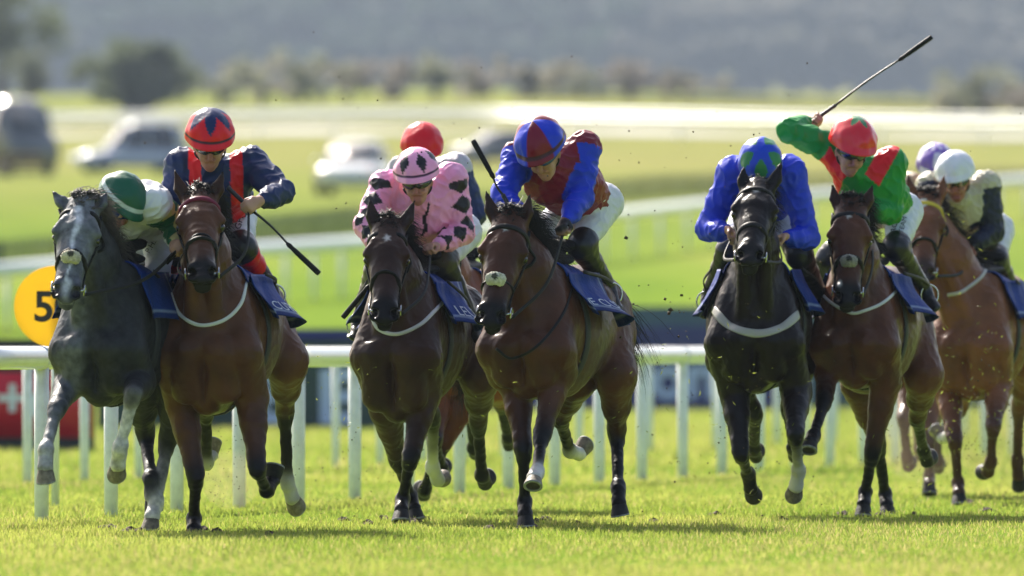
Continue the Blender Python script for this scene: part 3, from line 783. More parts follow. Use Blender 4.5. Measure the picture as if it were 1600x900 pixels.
def arm_param(s, v):
    """for shirt points: which arm, metres from the shoulder, angle round the sleeve, distance to the arm line"""
    best = np.full(len(v), 9.); S_ = np.zeros(len(v)); A_ = np.zeros(len(v)); I_ = np.zeros(len(v), int)
    for i in (0, 1):
        s0, e, w = s['arms'][i]; acc = 0
        for a, b in ((s0, e), (e, w)):
            L = np.linalg.norm(b - a); ax = (b - a) / L; t = np.clip((v - a) @ ax, 0, L); r = v - a - t[:, None] * ax; d = np.linalg.norm(r, axis=1)
            ref = V(0, -1, .25) + s['S'] * (.5 if i else -.5); ref = nrm(ref - ax * ref.dot(ax)); o = np.cross(ax, ref)
            m = d < best; best[m] = d[m]; S_[m] = (acc + t)[m]; A_[m] = np.arctan2(r @ o, r @ ref)[m]; I_[m] = i; acc += L
    return I_, S_, A_, best
def torso_param(s, v):
    up = nrm(s['chp'] - s['hipp']); n = nrm(np.cross(s['S'], up)); 
    if n[1] > 0: n = -n
    r = v - s['nb']; return r @ s['S'], r @ up, r @ n

def helmet(s, head):
    HF = s['HF']; x, f, u = s['hx'], s['hf'], s['hu']; nth, nph = 40, 72; vs = []; cs = []
    for i in range(nth + 1):
        th = i / nth * math.radians(93)
        for j in range(nph):
            ph = 2 * math.pi * j / nph                      # 0 = front
            ct, st = math.cos(th), math.sin(th); cp, sp = math.cos(ph), math.sin(ph)
            low = max(0, (i / nth - .86) / .14)
            rx, ry, rz = .124, .146 + .006 * cp, .134
            pk = 0
            fold = .0022 * math.sin(ph * 11 + 2 * math.sin(th * 3)) * math.exp(-((th - 1.35) / .35) ** 2) + .002 * math.sin(ph * 5 + th * 6) * st
            p = V(rx * st * sp, ry * st * cp - .010, rz * ct + .050 + .006 * cp * max(0, i / nth - .7))
            p = p * (1 + fold / .12)
            if cp > .15 and low > 0:                         # the peak
                pk = low * (cp - .15) / .85; p = p + V(0, .028 * pk, -.004 * pk)
            p[2] += -.012 * (1 - cp) * .5 * (i / nth) ** 3
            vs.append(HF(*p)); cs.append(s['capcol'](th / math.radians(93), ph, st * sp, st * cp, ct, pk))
    fs = [(i * nph + j, i * nph + (j + 1) % nph, (i + 1) * nph + (j + 1) % nph, (i + 1) * nph + j) for i in range(nth) for j in range(nph)]
    base = len(vs)                                           # inner lip
    for j in range(nph):
        p = V(*vs[nth * nph + j]); vs.append(p + (s['hdp'] - p) * .12 - u * .002); cs.append((.02, .02, .022))
    for j in range(nph): fs.append((nth * nph + j, nth * nph + (j + 1) % nph, base + (j + 1) % nph, base + j))
    top = HF(0, -.008, .17)
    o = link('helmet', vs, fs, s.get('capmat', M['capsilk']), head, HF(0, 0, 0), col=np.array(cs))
    mb = MB(); mb.tube([HF(.014 * math.cos(a), -.008 + .014 * math.sin(a), .155) for a in [i * math.pi / 4 for i in range(8)]], .006, 6, close=True)
    # chin strap
    mb2 = MB()
    pts = [HF(.076 * math.sin(a), .02 + .0 * a, -.055 - .058 * math.cos(a) + .03) for a in [(-1.5 + 3.0 * i / 14) for i in range(15)]]
    mb2.tube(pts, .006, 6); mb2.build('chin_strap', M['rubber'], head)

def goggles(s, head):
    HF = s['HF']; nb_, nh = 33, 9; vs = []; fs = []; mi = []
    for i in range(nb_):
        a = math.radians(-82 + 164 * i / (nb_ - 1)); ca, sa = math.cos(a), math.sin(a)
        for j in range(nh):
            t = j / (nh - 1) * 2 - 1
            hh = .021 * (1 - .35 * abs(sa) ** 3) - (.006 if t < 0 and abs(sa) < .18 else 0)
            bul = .006 * (1 - t * t)
            vs.append(HF((.077 + bul) * sa, -.006 + (.100 + bul) * ca, .006 + t * hh - (.004 * abs(sa))))
    for i in range(nb_ - 1):
        for j in range(nh - 1):
            fs.append((i * nh + j, (i + 1) * nh + j, (i + 1) * nh + j + 1, i * nh + j + 1)); mi.append(1 if (0 < j < nh - 2 and 3 < i < nb_ - 5 and abs(i - nb_ // 2) > 0) else 0)
    n0 = len(vs); vs += [V(*p) * 1.0 + (s['hdp'] - V(*p)) * .09 for p in vs]; fs += [tuple(k + n0 for k in q[::-1]) for q in fs]; mi += [0] * (len(fs) - len(mi))
    link('goggles', vs, fs, None, head, HF(0, .09, 0), mats=[M['rubber'], s.get('lens', M['lens'])], midx=mi)

def jockey_objects(s, ms):
    v, f, c = ms['body']; base = s['hipp'] - V(0, 0, .10)
    b = link('person', v, f, M['skin'], None, base, col=c); tag(b, s['label'], 'jockey', 'jockeys riding the racehorses')
    v, f, c = ms['shirt']; sh = link('racing_silks', v, f, M['silk'], b, col=c)
    v, f = ms['breech']; cc = np.tile(np.array(s.get('breechcol', (.66, .66, .72))), (len(v), 1)); br = link('breeches', v, f, M['breech'], b, col=cc)
    for v, f, c in ms['boots']: link('riding_boot', v, f, M['boot'], b, col=c)
    helmet(s, b)
    if not s.get('nogoggles'): goggles(s, b)
    s['person'] = b
    for t in s.get('breechtext', []): # printed on the thigh: (word, leg, t along, size)
        word, li, px, py, sz, rot = t
        cu = bpy.data.curves.new('lettering', 'FONT'); cu.body = word; cu.size = sz; cu.align_x = 'CENTER'; cu.resolution_u = 2
        ob = bpy.data.objects.new('tmp', cu); scene.collection.objects.link(ob); me = bpy.data.meshes.new_from_object(ob.evaluated_get(bpy.context.evaluated_depsgraph_get()))
        vs = np.zeros(len(me.vertices) * 3); me.vertices.foreach_get('co', vs); vs = vs.reshape(-1, 3); fs = [tuple(p.vertices) for p in me.polygons]
        bpy.data.objects.remove(ob); bpy.data.curves.remove(cu)
        r = math.radians(rot); k = FPX / s['D']; px_ = [(px + k * (x * math.cos(r) - y * math.sin(r)), py - k * (x * math.sin(r) + y * math.cos(r))) for x, y, _ in vs]
        p, g = ray_on(s['breech'] , px_, s['D'] + .3, .006); link('lettering', p, fs, M['ink'], br, smooth=False)
    return b

def whip(label, a, b, grip=.16, flap=True):
    """riding whip: a = butt end held in the hand, b = flap end"""
    a, b = V(*a), V(*b); ax = nrm(b - a); L = np.linalg.norm(b - a); root = empty('riding_whip', a)
    tag(root, label, 'whip', 'riding whips held by the jockeys')
    mb = MB(); n = 14; mb.tube([a + ax * grip * i / n for i in range(n + 1)], [.0135 if i in (0, 1, n) else .0115 + .001 * (i % 2) for i in range(n + 1)], 10); mb.build('grip', M['rubber'], root)
    mb = MB(); bend = nrm(np.cross(ax, V(0, 1, 0))) * .008
    l1 = L - .235
    mb.tube([a + ax * (grip + (l1 - grip) * t) + bend * math.sin(math.pi * t) for t in np.linspace(0, 1, 12)], [.0075 - .002 * t for t in np.linspace(0, 1, 12)], 8); mb.build('shaft', M['rubber'], root)
    mb = MB(); mb.tube([a + ax * l for l in (l1 - .01, l1 + .01, l1 + .03, l1 + .06, L - .02, L)], [.008, .014, .012, .0145, .016, .0145], 10); mb.build('flap', M['leather'], root)
    return root

def reins(s, j):
    """two reins per side from the bit to the rider's fists"""
    H = s['H']; body = s['body']
    for i, q in ((0, -1), (1, 1)):
        if j.get('norein') and i in j['norein']: continue
        gp, g, fd, n = j['grips'][j.get('reinhand', (0, 1))[i]]; st = H(q * .082, -.105, .49)
        mid = (st + gp) / 2 + s['R'] * q * s.get('reinout', .05) - V(0, 0, s.get('reinsag', .05))
        pts = spline([st, mid, gp], 22); mb = MB()
        mb.ribbon(pts, [nrm(s['R'] * q + V(0, -.6, .2))] * 22, .019, .004, s.get('reincol', (.014, .013, .013)))
        mb.build('rein', M['strap'], body, usecol=True)

def stirrups(s, j):
    for i in (0, 1):
        _, k1, a, t = j['legs'][i]; fd = nrm(t - a); sd_ = nrm(np.cross(fd, V(0, 0, 1))); c = a + fd * .06 - V(0, 0, .02)
        pts = [c + sd_ * .058 * math.cos(x) + V(0, 0, 1) * (.062 * math.sin(x) + .015) for x in [2 * math.pi * n / 18 for n in range(18)]]
        mb = MB(); mb.tube(pts, .0055, 6, close=True); mb.box(c - V(0, 0, .045), (.11, .035, .008), (sd_, fd, V(0, 0, 1)))
        o = mb.build('stirrup', M['metal'], s['body']); tp = s['stirrup_top'][i]
        pts = spline([c + V(0, 0, .078), (c + V(0, 0, .078) + tp) / 2 + s['R'] * (.03 if i else -.03), tp], 10); mb = MB(); mb.ribbon(pts, [s['R'] * (1 if i else -1)] * 10, .020, .004)
        mb.build('stirrup_leather', M['leather'], s['body'])
# ---------------------------------------------------------------- setting
TP = [(-60, 0), (60, 0), (150, 0), (184, 0.0), (192, 1.25), (206, 1.75), (262, 3.35), (318, 5.2), (460, 8.3), (600, 12.6), (680, 15.5), (760, 18.0), (1200, 27), (2200, 48), (2350, 60), (2600, 92), (2900, 128), (3000, 130)]
TX = np.array([p[0] for p in TP], float); TZ = np.array([p[1] for p in TP], float)
def gz(x, y):
    z = np.interp(y, TX, TZ) + 0 * x
    k = np.clip((y - 230) / 400, 0, 1)
    return z + k * (.25 * np.sin(x * .045 + y * .011) + .15 * np.sin(x * .11 + 2))
m, nt, b = new_mat('turf'); N, L = nt.nodes, nt.links
tc = N.new('ShaderNodeTexCoord')
mp = N.new('ShaderNodeMapping'); mp.inputs['Scale'].default_value = (1, .12, 1); L.new(tc.outputs['Object'], mp.inputs[0])
n1 = N.new('ShaderNodeTexNoise'); n1.inputs['Scale'].default_value = .35; n1.inputs['Detail'].default_value = 8; L.new(mp.outputs[0], n1.inputs[0])
r1 = N.new('ShaderNodeValToRGB'); e = r1.color_ramp.elements
e[0].position = .32; e[0].color = (.11, .18, .026, 1); e[1].position = .70; e[1].color = (.20, .245, .045, 1)
x_ = r1.color_ramp.elements.new(.52); x_.color = (.15, .22, .030, 1)
L.new(n1.outputs[0], r1.inputs[0])
n2 = N.new('ShaderNodeTexNoise'); n2.inputs['Scale'].default_value = 25; n2.inputs['Detail'].default_value = 5; L.new(tc.outputs['Object'], n2.inputs[0])
bp = N.new('ShaderNodeBump'); bp.inputs['Strength'].default_value = .6; bp.inputs['Distance'].default_value = .03; L.new(n2.outputs[0], bp.inputs['Height']); L.new(bp.outputs[0], b.inputs['Normal'])
# dry straw band across the far slope
sx = N.new('ShaderNodeSeparateXYZ'); L.new(tc.outputs['Object'], sx.inputs[0])
mr = N.new('ShaderNodeMapRange'); mr.inputs[1].default_value = 215; mr.inputs[2].default_value = 420; L.new(sx.outputs[1], mr.inputs[0])
n3 = N.new('ShaderNodeTexNoise'); n3.inputs['Scale'].default_value = .02; n3.inputs['Detail'].default_value = 4; L.new(tc.outputs['Object'], n3.inputs[0])
mu = N.new('ShaderNodeMath'); mu.operation = 'MULTIPLY'; L.new(mr.outputs[0], mu.inputs[0]); L.new(n3.outputs[0], mu.inputs[1])
m2 = N.new('ShaderNodeMath'); m2.operation = 'MULTIPLY'; m2.inputs[1].default_value = 1.3; L.new(mu.outputs[0], m2.inputs[0])
mx = N.new('ShaderNodeMix'); mx.data_type = 'RGBA'; L.new(m2.outputs[0], mx.inputs[0]); L.new(r1.outputs[0], mx.inputs[6]); mx.inputs[7].default_value = (.25, .225, .085, 1)
L.new(mx.outputs[2], b.inputs['Base Color']); b.inputs['Roughness'].default_value = 1; b.inputs['Specular IOR Level'].default_value = 0
M['turf'] = m
ys = np.unique(np.concatenate([np.linspace(-60, 150, 22), np.linspace(150, 320, 120), np.linspace(320, 1000, 90), np.linspace(1000, 3000, 80)])); xs = np.concatenate([np.linspace(-500, -40, 24), np.linspace(-38, 38, 60), np.linspace(40, 500, 24)])
X, Y = np.meshgrid(xs, ys); Z = gz(X, Y); nx = len(xs)
ii = np.arange(len(ys) - 1)[:, None] * nx + np.arange(nx - 1)[None]; ii = ii.ravel()
gr = link('ground', np.stack([X.ravel(), Y.ravel(), Z.ravel()], 1), np.stack([ii, ii + 1, ii + nx + 1, ii + nx], 1), M['turf'], org=V(0, 0, 0)); tag(gr, kind='structure')

# grass blades on the near course
m, nt, b = new_mat('grass_blade'); N, L = nt.nodes, nt.links
at = N.new('ShaderNodeAttribute'); at.attribute_name = 'tint'; L.new(at.outputs['Color'], b.inputs['Base Color']); b.inputs['Roughness'].default_value = .42; b.inputs['Specular IOR Level'].default_value = .15
tl = N.new('ShaderNodeBsdfTranslucent'); L.new(at.outputs['Color'], tl.inputs[0]); ms_ = N.new('ShaderNodeMixShader'); ms_.inputs[0].default_value = .58
L.new(b.outputs[0], ms_.inputs[1]); L.new(tl.outputs[0], ms_.inputs[2]); L.new(ms_.outputs[0], N['Material Output'].inputs[0])
M['blade'] = m
def vnoise(x, y, seed, sc):
    rs = np.random.RandomState(seed); T = rs.rand(64, 64); u, v = x / sc, y / sc; i, j = np.floor(u).astype(int), np.floor(v).astype(int); a, b_ = u - i, v - j
    a = a * a * (3 - 2 * a); b_ = b_ * b_ * (3 - 2 * b_); g = lambda p, q: T[p % 64, q % 64]
    return (g(i, j) * (1 - a) + g(i + 1, j) * a) * (1 - b_) + (g(i, j + 1) * (1 - a) + g(i + 1, j + 1) * a) * b_
def blades(name, label, y0, y1, dens, hgt, wid, seed):
    rs = np.random.RandomState(seed); W0 = lambda y: y * 800 / FPX * 1.16 + .5
    A = (W0(y0) + W0(y1)) * (y1 - y0); n = int(A * dens)
    y = rs.uniform(y0, y1, n); x = rs.uniform(-1, 1, n) * W0(y)
    cl = vnoise(x, y * .6, seed, .35) * .5 + vnoise(x, y * .35, seed + 1, 1.3) * .5
    keep = rs.rand(n) < .35 + cl * 1.0; x, y, cl = x[keep], y[keep], cl[keep]; n = len(x)
    h = hgt * rs.uniform(.35, 1.15, n) * (.45 + .9 * cl); w = wid * rs.uniform(.6, 1.3, n)
    a = rs.uniform(0, 6.283, n); ln = rs.uniform(.1, .8, n) * h; la = rs.uniform(0, 6.283, n)
    dx, dy = np.cos(a) * w / 2, np.sin(a) * w / 2; lx, ly = np.cos(la) * ln, np.sin(la) * ln
    z0 = gz(x, y) - .002
    P0 = np.stack([x - dx, y - dy, z0], 1); P1 = np.stack([x + dx, y + dy, z0], 1)
    P2 = np.stack([x + dx * .75 + lx * .35, y + dy * .75 + ly * .35, z0 + h * .6], 1); P3 = np.stack([x - dx * .75 + lx * .35, y - dy * .75 + ly * .35, z0 + h * .6], 1)
    P4 = np.stack([x + lx + dx * .1, y + ly + dy * .1, z0 + h], 1); P5 = np.stack([x + lx - dx * .1, y + ly - dy * .1, z0 + h], 1)
    v = np.stack([P0, P1, P2, P3, P4, P5], 1).reshape(-1, 3)
    k = np.arange(n)[:, None] * 6; f = np.concatenate([k + np.array([[0, 1, 2, 3]]), k + np.array([[3, 2, 4, 5]])])
    t = vnoise(x, y * .3, seed + 5, .9)[:, None]; dry = (rs.rand(n, 1) < .04 + .42 * vnoise(x, y * .25, seed + 9, 1.7)[:, None] ** 2)
    c = np.array([[.185, .250, .034]]) * (1 - t) + np.array([[.34, .355, .080]]) * t; c = c * rs.uniform(.85, 1.35, (n, 1)); c = np.where(dry, np.array([[.42, .36, .14]]), c)
    c = np.repeat(c, 6, 0)
    o = link(name, v, f, M['blade'], org=V(0, y0, 0), col=c, smooth=False); tag(o, label, 'grass', kind='stuff')
blades('grass', 'bright green backlit grass of the near racecourse turf', 44, 66, 760, .036, .0055, 11)
blades('grass', 'sunlit grass of the course round the galloping hooves', 66, 88, 330, .042, .0075, 12)
blades('grass', 'blurred yellow green grass behind the white running rails', 88, 182, 60, .075, .014, 13)

# ---------------------------------------------------------------- running rails
M['plastic'] = mat('white_plastic', (.78, .78, .76), .30, noise=.06, nscale=6, bump=.05, spec=.6, coat=.4)
M['dirtplastic'] = mat('weathered_white_plastic', (.80, .81, .81), .4, noise=.12, nscale=14, spec=.5)
def running_rail(label, p0, p1, n0, n1, step_d, top, r, pr, lean, gap=None):
    """p0,p1 = (px, depth) where the rail passes; posts every step_d metres of depth"""
    xa, xb = (p0[0] - 800) * p0[1] / FPX, (p1[0] - 800) * p1[1] / FPX; sl = (xb - xa) / (p1[1] - p0[1]); ln = lambda y: V(xa + sl * (y - p0[1]), y, 0)
    y0 = p0[1] - n0 * step_d; y1 = p0[1] + n1 * step_d; root = empty('running_rail', ln(p0[1])); tag(root, label, 'rail', 'white running rails')
    dr = nrm(V(sl, 1, 0)); sd = V(dr[1], -dr[0], 0)
    zt = top - r; mb = MB(); k = 10; pts = []; y = y0 - step_d / 2
    while y < y1 + step_d: pts.append(ln(y) + V(0, 0, gz(0, y) + zt)); y += step_d
    mb.tube(pts, r, 20); mb.build('rail_tube', M['plastic'], root)
    for i in range(-n0, n1 + 1):
        y = p0[1] + i * step_d; c = ln(y); g = float(gz(c[0], y)); mb = MB(); ft = c + sd * lean + V(0, 0, g - .15)
        mb.tube([ft, ft * .5 + (c + V(0, 0, g + zt)) * .5, c + V(0, 0, g + zt - r * .6)], [pr * .94, pr, pr * 1.03], 14)
        mb.build('post', M['dirtplastic'], root)
        mb = MB(); mb.tube([c + V(0, 0, g + zt) - dr * .07, c + V(0, 0, g + zt) + dr * .07], r * 1.05, 20); mb.build('rail_joint', M['plastic'], root)
running_rail('white tubular running rail nearest behind the horses, beside the yellow distance disc', (65, 65.0), (1068, 87.0), 1, 32, 1.83, 1.006, .066, .043, .0)
running_rail('second white running rail standing further back in front of the advertising boards', (43, 83.0), (1110, 112.0), 2, 30, 1.83, 1.003, .055, .036, .0)

# far rails and fences on the slope
def far_rail(label, path, h, r, name='running_rail', step=3.0, mt='plastic'):
    root = empty(name, V(*path[0], float(gz(path[0][0], path[0][1])))); tag(root, label, 'rail', 'white running rails')
    pts = []; n = 60
    for i in range(n + 1):
        t = i / n * (len(path) - 1); k = min(int(t), len(path) - 2); q = t - k; x = path[k][0] * (1 - q) + path[k + 1][0] * q; y = path[k][1] * (1 - q) + path[k + 1][1] * q; pts.append(V(x, y, float(gz(x, y)) + h))
    mb = MB(); mb.tube(pts, r, 10); mb.build('rail_tube', M[mt], root)
    L_ = sum(np.linalg.norm(pts[i + 1] - pts[i]) for i in range(n)); k = int(L_ / step)
    for i in range(k + 1):
        t = i / k * n; j = min(int(t), n - 1); p = pts[j] * (1 - t + j) + pts[j + 1] * (t - j); mb = MB(); mb.tube([p - V(0, 0, h + .1), p], .048, 8); mb.build('post', M[mt], root)
px2 = lambda px, y: ((px - 800) * y / FPX, y)
far_rail('white running rail curving up the slope behind the advertising boards', [px2(-250, 191.5), px2(0, 194), px2(560, 214), px2(1130, 262), px2(1700, 300), px2(2100, 330)], 1.0, .14, step=2.4)
far_rail('uppermost white rail along the pale track behind the parked cars', [px2(-200, 585), px2(60, 584), px2(760, 572), px2(1700, 545)], 1.1, .14, step=4)
far_rail('white rail just below the pale track on the far slope', [px2(-200, 560), px2(60, 558), px2(760, 548), px2(1700, 520)], 1.1, .14, step=4)
M['picket'] = mat('dark_green_fence', (.035, .06, .03), .7, noise=.3, nscale=3)
def picket(label, path, h):
    root = empty('picket_fence', V(*path[0], float(gz(*path[0])))); tag(root, label, 'fence'); mb = MB(); mr_ = MB(); prev = None
    n = 500
    for i in range(n + 1):
        t = i / n * (len(path) - 1); k = min(int(t), len(path) - 2); q = t - k; x = path[k][0] * (1 - q) + path[k + 1][0] * q; y = path[k][1] * (1 - q) + path[k + 1][1] * q; z = float(gz(x, y))
        if i % 2 == 0: mb.box((x, y, z + h / 2), (.085, .03, h + .1))
        if i % 10 == 0:
            if prev is not None:
                for hh in (.25, .8): mr_.tube([prev + V(0, .04, h * hh), V(x, y + .04, z + h * hh)], .03, 6)
            prev = V(x, y, z)
    o = mb.build('pickets', M['picket'], root, smooth=False); tag(o, kind='stuff'); mr_.build('fence_rail', M['picket'], root)
picket('dark green picket fence running up the slope above the curving white rail', [px2(-300, 224), px2(0, 234), px2(560, 275), px2(1130, 330), px2(1800, 395)], .60)
# pale track
M['track'] = mat('pale_track', (.34, .33, .31), .9, noise=.25, nscale=.2, spec=.2)
def strip(name, pa, pb, w, mt, dz=.03):
    vs = []; fs = []; n = 80
    for i in range(n + 1):
        t = i / n; x = pa[0] * (1 - t) + pb[0] * t; y = pa[1] * (1 - t) + pb[1] * t; ww = w * (.8 + .3 * math.sin(i * .3))
        for k in range(7): q = k / 6; vs.append(V(x, y + ww * q, float(gz(x, y + ww * q)) + dz))
    for i in range(n):
        for k in range(6): fs.append((i * 7 + k, i * 7 + 7 + k, i * 7 + 8 + k, i * 7 + k + 1))
    tag(link(name, vs, fs, mt), kind='structure')
strip('track', px2(-200, 590), px2(1900, 545), 24, M['track'])
strip('path', px2(800, 690), px2(2000, 650), 50, mat('straw_stubble', (.085, .088, .04), 1, noise=.2, nscale=.3, spec=0), .05)

# ---------------------------------------------------------------- advertising boards
def text_mesh(word, size, x, z, y, mt, parent, dirv, nv, ext=.004, bold=0, name='lettering', align='CENTER', sx=1):
    cu = bpy.data.curves.new('lettering', 'FONT'); cu.body = word; cu.size = size; cu.align_x = align; cu.extrude = ext; cu.offset = bold; cu.resolution_u = 6
    ob = bpy.data.objects.new('tmp', cu); scene.collection.objects.link(ob); me = bpy.data.meshes.new_from_object(ob.evaluated_get(bpy.context.evaluated_depsgraph_get()))
    vs = np.zeros(len(me.vertices) * 3); me.vertices.foreach_get('co', vs); vs = vs.reshape(-1, 3); fs = [tuple(p.vertices) for p in me.polygons]
    bpy.data.objects.remove(ob); bpy.data.curves.remove(cu)
    o = V(x, y, z); dirv = nrm(dirv); nv = nrm(nv)
    return link(name, [o + dirv * (v[0] * sx) + V(0, 0, v[1]) + nv * v[2] for v in vs], fs, mt, parent, smooth=False)
bl = lambda px, d: V((px - 800) * d / FPX, d, 0)
BM = {k: mat(k + '_board', c, .35, spec=.4) for k, c in dict(black=(.012, .013, .02), red=(.60, .012, .03), dgreen=(.012, .045, .045), navy=(.02, .025, .16), teal=(.05, .10, .12)).items()}
M['letter'] = mat('letter_paleblue', (.52, .60, .82), .5); M['wlet'] = mat('letter_white', (.8, .8, .8), .5)
def board(label, pa, pb, d, mat_main, h, band=None, text=None):
    a, b = bl(pa, d), bl(pb, d); c = (a + b) / 2; L_ = b[0] - a[0]; root = empty('advertising_board', c); tag(root, label, 'advertising board', 'advertising boards behind the rails')
    mb = MB(); mb.box((c[0], c[1], h / 2 + .01), (L_, .05, h), bev=.006); mb.build('panel', BM[mat_main], root, smooth=False)
    for (z0, z1, mt) in (band or []): mb = MB(); mb.box((c[0], d - .030, (z0 + z1) / 2), (L_ - .04, .010, z1 - z0)); mb.build('coloured_band', BM[mt], root, smooth=False)
    for (w, px, z, sz, bd, mt) in (text or []): text_mesh(w, sz, bl(px, d)[0], z, d - .045, M[mt], root, V(1, 0, 0), V(0, -1, 0), bold=bd)
    for t in (.1, .5, .9):
        q = a * (1 - t) + b * t; mb = MB(); mb.box((q[0], d + .07, h * .4), (.05, .05, h * .85)); mb.box((q[0], d + .25, .03), (.06, .45, .05)); mb.build('support', BM['black'], root)
board('black edged red advertising board with a white cross beside the grey horse', -160, 147, 109, 'black', 1.07, [(.13, .76, 'red')], [('+c', 38, .33, .52, .012, 'wlet')])
board('dark green advertising board with large pale blue letters BE', 152, 700, 138, 'dgreen', 1.22, [(1.06, 1.21, 'navy')], [('B', 428, .10, .88, .03, 'letter'), ('E', 524, .10, .88, .035, 'letter')])
board('navy advertising board with pale lettering behind the bay under the blue and maroon silks', 720, 1262, 178, 'navy', 1.32, None, [('l', 872, .22, 1.0, .03, 'letter'), ('ong', 1090, .22, 1.0, .03, 'letter')])
# a plainer hoarding further back on the right
def back_board(label, pa, pb, da, db, z0, z1, mt):
    a, b_ = bl(pa, da), bl(pb, db); d = nrm(b_ - a); n = V(d[1], -d[0], 0); root = empty('hoarding', (a + b_) / 2 + V(0, 0, 0)); tag(root, label, 'hoarding'); c = (a + b_) / 2
    mb = MB(); mb.box((c[0], c[1], (z0 + z1) / 2), (np.linalg.norm(b_ - a), .05, z1 - z0), (d, -n, V(0, 0, 1)), bev=.006); mb.build('panel', BM[mt], root, smooth=False)
    for t in (.05, .35, .65, .95):
        q = a * (1 - t) + b_ * t - n * .1; mb = MB(); mb.box((q[0], q[1], z1 * .45), (.07, .07, z1 * .9)); mb.build('support', BM['black'], root)
back_board('tall grey green hoarding rising above the navy board at right', 960, 1640, 181, 181.5, .05, 1.66, 'teal')

# ---------------------------------------------------------------- yellow distance disc
dd = 70.5; dc = P(86, 479, dd); root = empty('distance_marker', V(dc[0], dc[1], 0)); tag(root, 'round yellow distance disc marked 50 on a white pole behind the grey horse', 'sign')
M['yellow'] = mat('yellow_paint', (.90, .53, .02), .4, noise=.05, nscale=10); _t = M['yellow'].node_tree; _tl = _t.nodes.new('ShaderNodeBsdfTranslucent'); _tl.inputs[0].default_value = (.92, .74, .12, 1); _mx = _t.nodes.new('ShaderNodeMixShader'); _mx.inputs[0].default_value = .45
_t.links.new(_t.nodes['Principled BSDF'].outputs[0], _mx.inputs[1]); _t.links.new(_tl.outputs[0], _mx.inputs[2]); _t.links.new(_mx.outputs[0], _t.nodes['Material Output'].inputs[0])
M['bfig'] = mat('black_figures', (.015, .015, .015), .5)
r = 64 * dd / FPX; mb = MB(); n = 64
for y in (-.012, .012):
    for i in range(n): a = 2 * math.pi * i / n; mb.v.append(tuple(dc + V(r * math.cos(a), y, r * math.sin(a)))); mb.c.append((1, 1, 1))
mb.f = [tuple(range(n)), tuple(range(2 * n - 1, n - 1, -1))] + [(i, n + i, n + (i + 1) % n, (i + 1) % n) for i in range(n)]
mb.build('disc', M['yellow'], root, smooth=False)
text_mesh('50', .262, dc[0] - .135, dc[2] - .088, dc[1] - .016, M['bfig'], root, V(1, 0, 0), V(0, -1, 0), .002, .006, 'figures', 'LEFT')
mb = MB(); mb.tube([V(dc[0], dc[1] + .04, -.1), V(dc[0], dc[1] + .04, dc[2] + r * .6)], .025, 12); mb.build('pole', M['plastic'], root)

